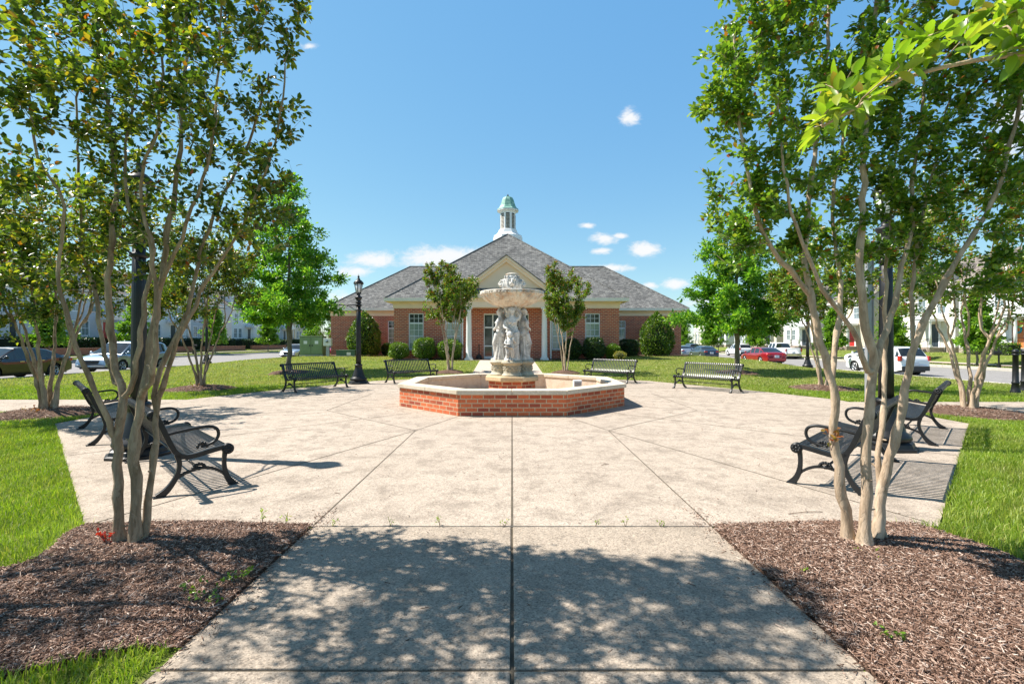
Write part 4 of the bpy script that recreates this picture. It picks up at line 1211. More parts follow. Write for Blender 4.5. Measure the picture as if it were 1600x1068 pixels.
for k in range(8):
    a = k * PI / 4; ap = .70 * math.cos(PI / 8); rot = Matrix.Rotation(a, 3, 'Z')
    vs = [rot @ Vector((ap + .003, dy, z)) + Vector((0, cy, 0)) for dy, z in ((-.16, 10.93), (.16, 10.93), (.16, 12.25), (-.16, 12.25))]
    mb.add(vs, [(0, 1, 2, 3)])
mb.build('louvre_backing', M['tyre'], cup)
mb = MB(); mb.lathe([(1.0, 12.585), (.97, 12.63), (.82, 12.74), (.70, 12.95), (.62, 13.2), (.52, 13.5), (.42, 13.68), (.28, 13.75), (.03, 13.79)], 8, (0, cy, 0), smooth=False, rot=e8); mb.build('dome', M['copper'], cup)
mb = MB(); mb.lathe([(.05, 13.76), (.05, 13.82), (.09, 13.87), (.05, 13.93), (.01, 14.02)], 10, (0, cy, 0)); mb.build('finial', M['tyre'], cup)
# ash urn by the entrance
u = empty('ash_urn', (-2.17, 31.75, .44), 0, 'small black smokers urn with thin neck beside the entrance door', 'urn')
mb = MB(); mb.lathe([(.17, 0), (.19, .05), (.19, .22), (.13, .30), (.05, .36), (.03, .5), (.03, .9), (.05, .93), (.04, 1.0), (.0, 1.01)], 16); mb.build('urn_body', M['black'], u)
# ------------------------------------------------------------------ benches
def smooth_path(pts, n):
    """Catmull-Rom through 2-D points"""
    out = []
    k = len(pts)
    for i in range(k - 1):
        p0, p1, p2, p3 = pts[max(i - 1, 0)], pts[i], pts[i + 1], pts[min(i + 2, k - 1)]
        for q in range(n):
            t = q / n
            out.append(tuple(0.5 * (2 * b + (c - a) * t + (2 * a - 5 * b + 4 * c - d) * t * t + (3 * b - a - 3 * c + d) * t ** 3) for a, b, c, d in zip(p0, p1, p2, p3)))
    out.append(pts[-1])
    return out
BL = 2.06                       # bench length
def make_bench():
    root = empty('park_bench', (0, 0, 0), 0, 'x', 'bench', 'black metal strap benches round the fountain plaza')
    back = smooth_path([(-.085, .835), (-.075, .872), (-.03, .885), (.0, .85), (.03, .76), (.08, .62), (.13, .50), (.175, .425)], 4)
    seat = smooth_path([(.185, .415), (.24, .392), (.34, .400), (.48, .428), (.585, .448), (.64, .44), (.655, .40), (.635, .365)], 4)
    n = 27
    for nm, pr in (('backrest', back), ('seat', seat)):
        mb = MB()
        for i in range(n):
            y = -BL / 2 + .06 + (BL - .12) * i / (n - 1)
            mb.strip(pr, .007, y - .017, y + .017)
        if nm == 'backrest': mb.tube([(-.045, -BL / 2 + .03, .85), (-.045, BL / 2 - .03, .85)], .014, 8); mb.tube([(.165, -BL / 2 + .03, .42), (.165, BL / 2 - .03, .42)], .012, 8)
        else: mb.tube([(.61, -BL / 2 + .03, .39), (.61, BL / 2 - .03, .39)], .014, 8)
        mb.build(nm, M['slat'], root)
    for s in (-1, 1):
        yc = s * (BL / 2 - .015)
        a, b = yc - .022, yc + .022
        mb = MB()
        bk = smooth_path([(-.07, .84), (-.03, .86), (.0, .80), (.055, .66), (.11, .52), (.165, .42), (.25, .375), (.38, .388), (.52, .415), (.62, .43)], 4)
        mb.strip(bk, [.055] * 8 + [.05] * (len(bk) - 8), a, b)
        mb.strip(smooth_path([(.165, .41), (.185, .30), (.155, .18), (.085, .07), (.0, .0)], 5), [.052, .05, .048, .046, .044, .042, .04, .04, .042, .044, .046, .048, .05, .052, .055, .06, .064, .068, .072, .078, .085], a, b)
        mb.strip(smooth_path([(.615, .41), (.60, .30), (.605, .18), (.635, .08), (.69, .0)], 5), [.052, .05, .046, .044, .042, .04, .04, .04, .042, .044, .046, .048, .05, .052, .054, .056, .06, .064, .068, .072, .078], a, b)
        mb.strip(smooth_path([(.085, .085), (.16, .165), (.26, .215), (.37, .235), (.48, .215), (.57, .16), (.625, .10)], 4), .03, a + .006, b - .006)
        mb.box(-.045, .05, yc - .035, yc + .035, 0, .014); mb.box(.64, .735, yc - .035, yc + .035, 0, .014)
        # leaf ornaments on the arch and the seat rail
        for q in range(7):
            t = PI * (q + .5) / 7
            p = Vector((.36 + .055 * math.cos(t), yc, .235 + .045 * math.sin(t)))
            mb.ball(p, (.018, .026, .018), 8, 6)
        mb.ball((.36, yc, .235), (.035, .029, .022), 8, 6)
        fr = mb.build('end_frame', M['black'], root, bevel=.004)
        # rosettes at the seat front and top of the back
        for cx, cz, r in ((.635, .405, .058), (-.045, .838, .05)):
            mb = MB()
            mb.tube([(cx, yc - .03, cz), (cx, yc + .03, cz)], r, 20)
            mb.tube([(cx, yc - .034, cz), (cx, yc + .034, cz)], r * .25, 10)
            for q in range(8):
                t = 2 * PI * q / 8
                mb.ball((cx + r * .62 * math.cos(t), yc + s * .03, cz + r * .62 * math.sin(t)), (r * .26, .008, r * .26), 8, 6)
            mb.build('rosette', M['black'], fr)
        mb = MB()               # looped arm rest
        arm = smooth_path([(.075, .63), (.18, .648), (.32, .665), (.45, .672), (.525, .64), (.545, .575), (.515, .51), (.45, .475), (.38, .462)], 5)
        mb.tube([(x, yc, z) for x, z in arm], .017, 8, ry=1.0)
        for q in range(5):
            t = PI * (q + .5) / 5
            mb.ball((.39 + .045 * math.cos(t), yc, .45 + .05 * math.sin(t)), (.016, .014, .02), 8, 6)
        mb.build('armrest', M['black'], root)
    mb = MB(); mb.tube([(.36, -BL / 2 + .02, .235), (.36, BL / 2 - .02, .235)], .013, 8)
    for q in range(40):
        y = -BL / 2 + .06 + (BL - .12) * q / 39; mb.lathe([(.013, -.008), (.018, 0), (.013, .008)], 8, (0, 0, 0)) if False else None
    mb.build('stretcher', M['black'], root)
    return root
# (rear-leg centre x, y), facing angle
def bench_at(cx, cy, fx, fy): return (cx - .34 * fx / math.hypot(fx, fy), cy - .34 * fy / math.hypot(fx, fy), math.atan2(fy, fx))
BENCH = [(bench_at(-4.09, 5.88, 1, 1.0), 'black strap bench seen side on behind the dark leaved tree with red sprout'),
         (bench_at(-6.95, 8.35, 1, 1.0), 'black strap bench half hidden beyond the lamp post, nearest the black sedan'),
         (bench_at(-6.55, 16.15, .87, -.5), 'black strap bench in front of the oak and the green utility cabinet'),
         (bench_at(-4.0, 19.35, .74, -.72), 'black strap bench between the lamp post and the small myrtle before the brick hall'),
         (bench_at(3.9, 19.35, -.74, -.72), 'black strap bench before the round shrubs, right behind the fountain basin'),
         (bench_at(6.45, 16.0, -.8, -.6), 'black strap bench on the lawn edge in front of the red sedan'),
         (bench_at(4.12, 5.92, -1, 1.0), 'black strap bench casting a striped shadow behind the three stemmed pale tree'),
         (bench_at(6.95, 8.35, -1, 1.0), 'black strap bench beyond the grey post, in front of the white crossover')]
bench0 = make_bench()
for i, ((x, y, a), lab) in enumerate(BENCH):
    z = 0.0125 if y < 22 else gz(x, y)
    if i == 0: bench0.location = (x, y, z); bench0.rotation_euler = (0, 0, a); bench0['label'] = lab
    else: copy_tree(bench0, (x, y, z), a, label=lab)

# ------------------------------------------------------------------ street lamps
def flute(k, d): return lambda a, z: 1 - d * abs(math.sin(k * a / 2.0))
def make_lamp():
    root = empty('street_lamp', (0, 0, 0), 0, 'x', 'lamp', 'black post lamps')
    mb = MB()
    mb.lathe([(.40, 0), (.40, .035), (.36, .05), (.345, .10), (.30, .13)], 8, smooth=False, rot=PI / 8)
    mb.lathe([(.295, .13), (.315, .17), (.30, .22), (.24, .26), (.235, .30), (.20, .40), (.165, .50), (.14, .60), (.13, .68), (.15, .69), (.155, .72), (.13, .74), (.11, .75)], 24, mod=lambda a, z: 1 - (.05 * abs(math.sin(6 * a)) if .27 < z < .67 else 0))
    mb.build('base', M['black'], root)
    mb = MB(); mb.lathe([(.100, .74), (.095, 1.2), (.086, 2.2), (.078, 3.08)], 48, mod=lambda a, z: 1 - .07 * abs(math.sin(8 * a))); mb.build('pole', M['black'], root)
    mb = MB(); mb.lathe([(.09, 3.06), (.115, 3.08), (.115, 3.11), (.085, 3.13), (.085, 3.18), (.13, 3.26), (.14, 3.29), (.11, 3.31), (.07, 3.33), (.06, 3.40), (.09, 3.44), (.05, 3.45)], 24); mb.build('capital', M['black'], root)
    mb = MB()
    mb.tube([(0, .06, 2.98), (0, .30, 3.0), (0, .72, 3.0)], .018, 8); mb.ball((0, .74, 3.0), .03); mb.tube([(0, .08, 2.80), (0, .2, 2.84), (0, .34, 2.94), (0, .42, 2.99)], .012, 6); mb.ball((0, .42, 2.96), .022)
    mb.lathe([(.1, -.04), (.115, -.03), (.115, .03), (.1, .04)], 20, (0, 0, 2.99)); mb.lathe([(.1, -.03), (.115, -.02), (.115, .02), (.1, .03)], 20, (0, 0, 2.80))
    mb.build('banner_arm', M['black'], root)
    mb = MB()
    for k in range(6):
        a = k * PI / 3
        mb.tube([(.085 * math.cos(a), .085 * math.sin(a), 3.44), (.155 * math.cos(a), .155 * math.sin(a), 3.80)], .011, 6)
    mb.lathe([(.06, 3.43), (.10, 3.44), (.10, 3.46), (.06, 3.47)], 18)
    mb.lathe([(.17, 3.79), (.19, 3.80), (.19, 3.83), (.17, 3.84)], 18)
    la = mb.build('lantern', M['black'], root)
    mb = MB(); mb.lathe([(.07, 3.455), (.08, 3.46), (.145, 3.79), (.10, 3.80)], 18); mb.build('lamp_glass', M['lampglass'], la)
    mb = MB(); mb.lathe([(.185, 3.835), (.16, 3.88), (.10, 3.94), (.06, 3.96), (.065, 3.99), (.04, 4.01), (.03, 4.05), (.045, 4.08), (.02, 4.11), (.004, 4.17)], 18); mb.build('lamp_cap', M['black'], la)
    return root
LAMPS = [((-5.24, 6.78), 'black fluted lamp post between the two benches beside the tree with red sprout', PI * .95),
         ((5.62, 7.25), 'black fluted lamp post with banner arm behind the pale barked right hand tree', -PI / 2),
         ((-5.85, 18.4), 'slim black lamp post with lantern standing against the brick hall', PI / 2),
         ((19.6, 32.0), 'black lamp post on the verge beside the white crossover', 0.3),
         ((-21.2, 33.5), 'dark lamp post on the verge behind the blue silver minivan', 2.0),
         ((33.9, 73.0), 'distant lamp post at the far kerb near the pickup truck', 2.5)]
lamp0 = make_lamp()
for i, ((x, y), lab, a) in enumerate(LAMPS):
    z = gz(x, y) + (.0125 if abs(x) < 8 else 0)
    if i == 0: lamp0.location = (x, y, z); lamp0.rotation_euler = (0, 0, a); lamp0['label'] = lab
    else: copy_tree(lamp0, (x, y, z), a, label=lab)
# grey channel post next to the near right lamp
gp = empty('sign_post', (5.42, 7.32, .0125), 0, 'plain grey steel channel post standing against the lamp post', 'post')
mb = MB(); mb.box(-.04, .04, -.012, .012, 0, 3.05); mb.box(-.05, -.04, -.03, .03, 0, 3.05); mb.box(.04, .05, -.03, .03, 0, 3.05); mb.build('post_channel', M['greysteel'], gp)

# ------------------------------------------------------------------ bollards, mailboxes, utility boxes
def make_bollard():
    root = empty('bollard', (0, 0, 0), 0, 'x', 'bollard', 'black bollards by the road')
    mb = MB(); mb.lathe([(.115, -.03), (.115, .06), (.10, .10), (.075, .30), (.085, .31), (.085, .35), (.07, .37), (.062, 1.16), (.075, 1.17), (.075, 1.20), (.05, 1.22)], 20, mod=lambda a, z: 1 - (.04 * abs(math.sin(5 * a)) if .1 < z < 1.15 else 0)); mb.build('post', M['black'], root)
    mb = MB(); mb.ball((0, 0, 1.275), .075, 16, 10); mb.build('ball_cap', M['black'], root)
    return root
b0 = make_bollard(); b0.location = (15.6, 14.95, 0); b0['label'] = 'black ball topped bollard on the verge, the nearer of the two'
b0.scale = (1.15, 1.15, 1.02)
copy_tree(b0, (16.35, 15.4, 0), label='black ball topped bollard cut by the right picture edge, the farther of the two')
def make_mailbox():
    root = empty('mailbox', (0, 0, 0), 0, 'x', 'mailbox', 'black mailboxes along the far kerb')
    mb = MB(); mb.tube([(0, 0, 0), (0, 0, 1.15)], .05, 8, smooth=False); mb.box(-.08, .08, -.08, .08, 0, .25); mb.box(-.05, .3, -.03, .03, .86, .92); mb.lathe([(.06, 1.15), (.03, 1.2), (.05, 1.24), (.005, 1.29)], 10); mb.build('post', M['black'], root)
    mb = MB()
    sec = [(-.1, .95), (.1, .95), (.1, 1.08), (.07, 1.14), (0, 1.165), (-.07, 1.14), (-.1, 1.08)]
    n = len(sec)
    vs = [(x, y, z) for x in (-.12, .42) for y, z in sec]
    mb.add(vs, [(i, (i + 1) % n, n + (i + 1) % n, n + i) for i in range(n)] + [tuple(range(n - 1, -1, -1)), tuple(range(n, 2 * n))])
    bx = mb.build('box', M['black'], root)
    mb = MB(); mb.box(.05, .2, -.112, -.102, 1.08, 1.11); mb.build('flag', M['taillight'], bx)
    return root
MAILS = [((33.8, 33.5), PI, 'black mailbox on a post by the stone steps and orange door'), ((33.8, 40.0), PI, 'black mailbox on a post by the flower pots, near the white crossover tail'),
         ((33.8, 56.5), PI, 'black mailbox on a post before the house with the red door'), ((33.8, 79.0), PI, 'distant black mailbox beyond the white pickup'), ((33.8, 71.0), PI, 'distant black mailbox on the verge by the parked white car'),
         ((-38.3, 82), 0, 'distant black mailbox at the far left kerb, the left one of a pair'), ((-38.3, 84.5), 0, 'distant black mailbox at the far left kerb, the right one of a pair'), ((-38.3, 58), 0, 'black mailbox at the far kerb behind the minivan')]
m0 = make_mailbox()
for i, ((x, y), a, lab) in enumerate(MAILS):
    if i == 0: m0.location = (x, y, gz(x, y)); m0.rotation_euler = (0, 0, a); m0['label'] = lab
    else: copy_tree(m0, (x, y, gz(x, y)), a, label=lab)
cx, cy = -16.25, 39.0
cb = empty('utility_cabinet', (cx, cy, gz(cx, cy)), 0.05, 'large olive green steel utility cabinet with two doors on the lawn', 'utility cabinet')
mb = MB(); mb.box(-.95, .95, 0, 1.1, -.02, .12); mb.build('pad', M['kerb'], cb)
mb = MB(); mb.box(-.9, .9, .03, 1.05, .121, 1.58); mb.box(-.94, .94, -.02, 1.1, 1.581, 1.64); mb.build('case', M['cabinet'], cb, bevel=.015)
for x0, x1 in ((-.86, -.02), (.02, .86)):
    mb = MB(); mb.box(x0, x1, .0, .028, .2, 1.53); d = mb.build('door', M['cabinet'], cb, bevel=.01)
    mb = MB(); mb.box((x0 + x1) / 2 - .14, (x0 + x1) / 2 + .14, -.006, -.001, 1.0, 1.25); mb.build('notice', M['sticker'], d)
    mb = MB(); s = -.12 if x1 < 0 else x0 + .06; mb.box(s, s + .05, -.03, -.001, .8, .95); mb.build('handle', M['black'], d)
cx, cy = -14.75, 38.6
ub = empty('meter_box', (cx, cy, gz(cx, cy)), 0, 'pale grey electric meter box on a post next to the green cabinet', 'meter box')
mb = MB(); mb.box(-.13, .13, 0, .12, -.05, .85); mb.build('post', M['greysteel'], ub)
mb = MB(); mb.box(-.3, .3, -.12, .22, .85, 1.45); x_ = mb.build('case', M['sticker'], ub, bevel=.02)
mb = MB(); mb.tube([(0, -.12, 1.2), (0, -.2, 1.2)], .1, 14); mb.build('meter', M['hglass'], x_)
cx, cy = -13.2, 38.2
tb = empty('transformer_box', (cx, cy, gz(cx, cy)), 0, 'low dark green ground transformer box in front of the brick hall', 'transformer')
mb = MB(); mb.box(-.8, .8, 0, 1, -.05, .08); mb.build('pad', M['kerb'], tb)
mb = MB(); mb.box(-.75, .75, .05, .95, .081, .46); mb.box(-.78, .78, .02, .98, .461, .52); lid = mb.build('case', M['tgreen'], tb, bevel=.02)
mb = MB(); mb.box(.1, .42, .04, .048, .12, .34); mb.build('notice', M['sticker'], lid)
# ------------------------------------------------------------------ trees
def leaves_np(cent, axis, L, W, rg, flat=0.5, bunch=0.0):
    """two-quad folded leaves; cent, axis (n,3)"""
    n = len(cent)
    ax = axis / np.linalg.norm(axis, axis=1, keepdims=True)
    r = rg.normal(size=(n, 3)); r[:, 2] = np.abs(r[:, 2]) + flat
    s = np.cross(ax, r); s /= np.linalg.norm(s, axis=1, keepdims=True) + 1e-9
    nn = np.cross(s, ax)
    l = (L * rg.uniform(.65, 1.2, n))[:, None]; w = (W * rg.uniform(.75, 1.2, n))[:, None]
    b = cent; t = cent + ax * l - nn * l * .10
    l1 = cent + ax * l * .33 + s * w * .5 + nn * w * .18; l2 = cent + ax * l * .70 + s * w * .38 + nn * w * .12
    r1 = cent + ax * l * .33 - s * w * .5 + nn * w * .18; r2 = cent + ax * l * .70 - s * w * .38 + nn * w * .12
    V = np.stack([b, l1, l2, t, r2, r1], 1).reshape(-1, 3)
    q = np.array([(0, 3, 2, 1), (0, 5, 4, 3)])
    Fs = (np.arange(n)[:, None, None] * 6 + q[None]).reshape(-1, 4)
    return V, Fs

def leaves_fine(cent, axis, L, W, rg, T=(0, .12, .3, .5, .7, .87, 1.0), WW=(0.02, .30, .47, .50, .40, .22, .02)):
    """leaves with a curved outline, folded along the midrib and drooping a little"""
    n = len(cent)
    ax = axis / np.linalg.norm(axis, axis=1, keepdims=True)
    r = rg.normal(size=(n, 3)) * .6; r[:, 2] = np.abs(r[:, 2]) + .8
    s = np.cross(ax, r); s /= np.linalg.norm(s, axis=1, keepdims=True) + 1e-9
    nn = np.cross(s, ax)
    l = (L * rg.uniform(.6, 1.2, n))[:, None]; w = (W * rg.uniform(.8, 1.15, n))[:, None]
    droop = rg.uniform(.05, .28, (n, 1))
    V = []
    for t, q in zip(T, WW):
        m = cent + ax * l * t - nn * l * droop * t * t
        V += [m + s * w * q + nn * w * q * .3, m, m - s * w * q + nn * w * q * .3]
    V = np.stack(V, 1).reshape(-1, 3)
    q = np.array([(3 * i + k, 3 * i + 1 + k, 3 * i + 4 + k, 3 * i + 3 + k) for i in range(len(T) - 1) for k in (0, 1)])
    return V, (np.arange(n)[:, None, None] * (3 * len(T)) + q[None]).reshape(-1, 4)

def tubes_np(chains):
    """chains: list of (pts (k,3), radii (k,), sides)"""
    Vs, Fs, off = [], [], 0
    for pts, rad, n in chains:
        k = len(pts)
        T = np.gradient(pts, axis=0); T /= np.linalg.norm(T, axis=1, keepdims=True) + 1e-9
        ref = np.array([0.31, 0.95, 0.05]) if abs(T[:, 1].mean()) < .8 else np.array([1.0, 0.05, 0.1])
        U = np.cross(T, ref); U /= np.linalg.norm(U, axis=1, keepdims=True) + 1e-9
        Wv = np.cross(T, U)
        a = np.arange(n) * 2 * np.pi / n
        ring = (U[:, None, :] * np.cos(a)[None, :, None] + Wv[:, None, :] * np.sin(a)[None, :, None]) * rad[:, None, None] + pts[:, None, :]
        Vs.append(ring.reshape(-1, 3))
        i = np.arange(k - 1)[:, None]; j = np.arange(n)[None]
        Fs.append(np.stack([i * n + j, i * n + (j + 1) % n, (i + 1) * n + (j + 1) % n, (i + 1) * n + j], -1).reshape(-1, 4) + off)
        off += k * n
    return np.concatenate(Vs), np.concatenate(Fs)

def grow(stems, targets, rg, r_tip=0.0035, seg=0.14, wob=0.012, up=0.35, p=0.5, stubs=0.0):
    """stems: list of (points, base radius, top radius). targets (n,3). Returns chains and twig ends"""
    pos, par, rmin = [], [], []
    for pts, r0, r1 in stems:
        pts = [np.array(q, float) for q in pts]
        # resample with a little wobble
        fine = []
        k = len(pts)
        for i in range(k - 1):
            p0, p1, p2, p3 = pts[max(i - 1, 0)], pts[i], pts[i + 1], pts[min(i + 2, k - 1)]
            d = np.linalg.norm(p2 - p1); m = max(2, int(d / seg))
            for q in range(m):
                t = q / m
                fine.append(0.5 * (2 * p1 + (p2 - p0) * t + (2 * p0 - 5 * p1 + 4 * p2 - p3) * t * t + (3 * p1 - p0 - 3 * p2 + p3) * t ** 3))
        fine.append(pts[-1])
        # a stem may fork from an existing one: attach when its start is close to a node
        start = -1
        if pos:
            dd = np.linalg.norm(np.array(pos) - fine[0], axis=1)
            if dd.min() < 0.12 and fine[0][2] > .25: start = int(dd.argmin())
        prev = start
        for i, q in enumerate(fine):
            if i == 0 and start >= 0: continue
            w = rg.normal(0, wob, 3) if 0 < i < len(fine) - 1 else 0
            pos.append(q + w); par.append(prev); rmin.append(r1 + (r0 - r1) * (1 - i / len(fine)) ** 1.7); prev = len(pos) - 1
    nst = len(pos)
    order = np.argsort([np.min(np.linalg.norm(np.array(pos) - t, axis=1)) for t in targets])
    ends = []
    for ti in order:
        t = targets[ti]
        A = np.array(pos)
        d = t - A; L = np.linalg.norm(d, axis=1) + 1e-6
        horiz = np.hypot(d[:, 0], d[:, 1])
        pen = np.maximum(0, (horiz * up - d[:, 2]) / L)
        cost = L * (1 + 1.6 * pen)
        cost[A[:, 2] < 0.25 * t[2]] += 5
        j = int(cost.argmin())
        pd = A[j] - A[par[j]] if par[j] >= 0 else np.array([0, 0, 1.0])
        pd = pd / (np.linalg.norm(pd) + 1e-9)
        dist = L[j]
        m = max(2, int(dist / seg))
        c = A[j] + (pd * .6 + np.array([0, 0, .25])) * dist * .45
        prev = j
        for q in range(1, m + 1):
            s = q / m
            x = (1 - s) ** 2 * A[j] + 2 * s * (1 - s) * c + s * s * t
            pos.append(x + (rg.normal(0, wob, 3) if q < m else 0)); par.append(prev); rmin.append(0.0); prev = len(pos) - 1
        ends.append(prev)
    n = len(pos); pos = np.array(pos)
    cnt = np.zeros(n); kids = [[] for _ in range(n)]
    for i in range(n - 1, -1, -1):
        if not kids[i]: cnt[i] = 1
        if par[i] >= 0:
            cnt[par[i]] += cnt[i]; kids[par[i]].append(i)
    rad = np.maximum(r_tip * cnt ** p, np.array(rmin))
    for i in range(nst, n): rad[i] = min(rad[i], rad[par[i]] * .92)
    rad *= np.where(rad > .012, rg.uniform(.90, 1.16, n), 1.0)
    kn = (rad > .012) & (rg.random(n) < .06); rad[kn] *= 1.22
    base_ = (pos[:, 2] < .22) & (rad > .02); rad[base_] *= 1 + .55 * (1 - pos[base_, 2].clip(0, .22) / .22) ** 2
    chains = []
    for i in np.nonzero((rad > .011) & (rg.random(n) < stubs))[0]:
        a = rg.uniform(0, 2 * PI); d = np.array([math.cos(a), math.sin(a), rg.uniform(-.1, .8)]); L_ = rad[i] + rg.uniform(.008, .035)
        chains.append((np.array([pos[i], pos[i] + d * L_ * .8, pos[i] + d * L_]), np.array([.45, .34, .18]) * min(rad[i], .022), 6))
    stack = [(i, -1) for i in range(n) if par[i] < 0]
    while stack:
        i, frm = stack.pop()
        ch = [frm, i] if frm >= 0 else [i]
        while kids[i]:
            ks = sorted(kids[i], key=lambda q: -(rad[q] + cnt[q] * 1e-5))
            for q in ks[1:]: stack.append((q, i))
            i = ks[0]; ch.append(i)
        if len(ch) < 2: continue
        rr = rad[ch].copy()
        if frm >= 0: rr[0] = min(rr[0], rr[1] * 1.15)
        rr[-1] *= .6
        ns = 10 if rr[0] > .025 else 6 if rr[0] > .01 else 4
        chains.append((pos[ch], rr, ns))
    twigs = []
    for e in ends:
        path = [e]
        while par[path[-1]] >= 0 and len(path) < 4 and cnt[par[path[-1]]] < 7: path.append(par[path[-1]])
        twigs.append(pos[path])
    return chains, twigs

def foliage(twigs, per, L, W, rg, spread=0.06, fine=False):
    C_, A_ = [], []
    for tw in twigs:
        k = len(tw)
        m = rg.poisson(per) + 1
        d = tw[0] - tw[-1]; d = d / (np.linalg.norm(d) + 1e-9)
        s = rg.uniform(0, 1, m) ** 1.3 * (k - 1)
        i = np.minimum(s.astype(int), k - 2) if k > 1 else np.zeros(m, int)
        f = (s - i)[:, None]
        p = tw[i] * (1 - f) + tw[np.minimum(i + 1, k - 1)] * f
        r = rg.normal(size=(m, 3)); r /= np.linalg.norm(r, axis=1, keepdims=True)
        C_.append(p + r * rg.uniform(0, spread, (m, 1))); A_.append(r * .9 + d * .55 + np.array([0, 0, .12]))
    if fine == 'mid': return leaves_fine(np.concatenate(C_), np.concatenate(A_), L, W, rg, (0, .25, .62, 1.0), (.05, .44, .46, .04))
    return (leaves_fine if fine else leaves_np)(np.concatenate(C_), np.concatenate(A_), L, W, rg)

def in_lobes(lobes, n, rg, keep=None):
    """lobes: (centre, (rx, ry, rz)); random points, a little denser to the outside"""
    w = np.array([r[0] * r[1] * r[2] for _, r in lobes]) ** .75; w /= w.sum()
    k = rg.choice(len(lobes), n, p=w)
    u = rg.normal(size=(n, 3)); u /= np.linalg.norm(u, axis=1, keepdims=True)
    u *= rg.uniform(0, 1, (n, 1)) ** (1 / 2.6)
    c = np.array([l[0] for l in lobes])[k]; r = np.array([l[1] for l in lobes])[k]
    return c + u * r

def make_tree(name, loc, label, cat, stems, targets, rg, per, L, W, leaf, barkm, spread=.06, group=None, tips=None, fine=False, **kw):
    root = empty(name, loc, 0, label, cat, group)
    chains, twigs = grow(stems, targets, rg, **kw)
    V, Fs = tubes_np(chains)
    np_mesh('trunk', V, Fs, barkm, root, smooth=True)
    V, Fs = foliage(twigs, per, L, W, rg, spread, fine)
    mats = [leaf]; mi = None
    if tips:
        mats.append(tips[0])
        nvl, nq = (12, 6) if fine == 'mid' else (21, 12) if fine else (6, 2); z = V.reshape(-1, nvl, 3)[:, 0]
        h = (z[:, 2] > tips[1] + rg.normal(0, tips[2], len(z))) & (rg.random(len(z)) < tips[3])
        mi = np.repeat(h.astype(int), nq)
    np_mesh('crown', V, Fs, mats, root, mi=mi)
    return root

# --- the two near crape myrtles: stems read off the photograph at the trees' own depth
def rel(base, px, py, dY):
    p = P(px, py, base[1] + dY)
    return (p.x - base[0], dY, p.z)
def near_tree(base, stems_px, lobes_px, ntar, per, leaf, barkm, label, seed, L, W, tips=None, thin=1.0):
    rg = np.random.default_rng(seed)
    stems = []
    for pts, r0, r1 in stems_px:
        q = [rel(base, a, b, c) for a, b, c in pts]; r0 *= thin; r1 *= thin
        if q[0][2] < .15: q[0] = (q[0][0], q[0][1], -.03)
        stems.append((q, r0, r1))
    lobes = []
    for px, py, dY, r, ry in lobes_px:
        Y = base[1] + dY; rr = r * Y / F
        lobes.append((np.array(rel(base, px, py, dY)), np.array((rr, ry, rr))))
    t = in_lobes(lobes, ntar, rg)
    return make_tree('crape_myrtle', (base[0], base[1], .03), label, 'tree', stems, t, rg, per, L, W, leaf, barkm, tips=tips, fine='mid', stubs=.16, seg=.10, wob=.007, r_tip=.0015, p=.32)

BLT = (-2.87, 3.72)
SL = [([(190, 862, 0), (184, 760, 0), (180, 690, .0), (192, 630, 0), (176, 560, .05), (171, 480, .1), (172, 400, .12), (180, 330, .2), (178, 240, .25), (160, 120, .3), (150, 0, .35)], .062, .018),
      ([(180, 700, 0), (160, 640, -.1), (128, 570, -.2), (104, 490, -.28), (92, 410, -.3), (100, 330, -.35), (60, 250, -.4), (40, 130, -.5)], .034, .012),
      ([(184, 620, .05), (165, 560, .15), (150, 470, .25), (130, 400, .3), (126, 330, .35), (122, 220, .4), (118, 90, .45)], .030, .012),
      ([(190, 625, .0), (212, 590, -.05), (222, 500, -.1), (237, 430, -.1), (232, 380, -.08), (205, 340, -.05), (195, 250, .0), (215, 130, .0)], .036, .012),
      ([(212, 864, -.02), (213, 780, -.02), (208, 700, -.02), (222, 630, -.02), (236, 540, 0), (250, 460, .02), (262, 370, .05), (280, 260, .05), (288, 140, .08), (292, 10, .1)], .066, .02),
      ([(222, 630, -.02), (238, 580, -.15), (246, 500, -.2), (238, 420, -.25), (236, 380, -.28), (218, 300, -.3), (245, 200, -.35), (260, 60, -.4)], .034, .012),
      ([(221, 866, .03), (230, 790, .05), (244, 690, .1), (243, 610, .12), (262, 560, .15), (300, 470, .2), (312, 400, .22), (345, 320, .25), (390, 230, .3), (420, 120, .3)], .046, .014),
      ([(243, 640, .12), (280, 540, .05), (322, 450, .0), (365, 380, -.1), (400, 310, -.15), (430, 230, -.2), (445, 120, -.2)], .032, .010),
      ([(250, 460, .02), (270, 400, -.1), (300, 330, -.2), (330, 240, -.3), (340, 120, -.3), (345, 0, -.4)], .026, .010)]
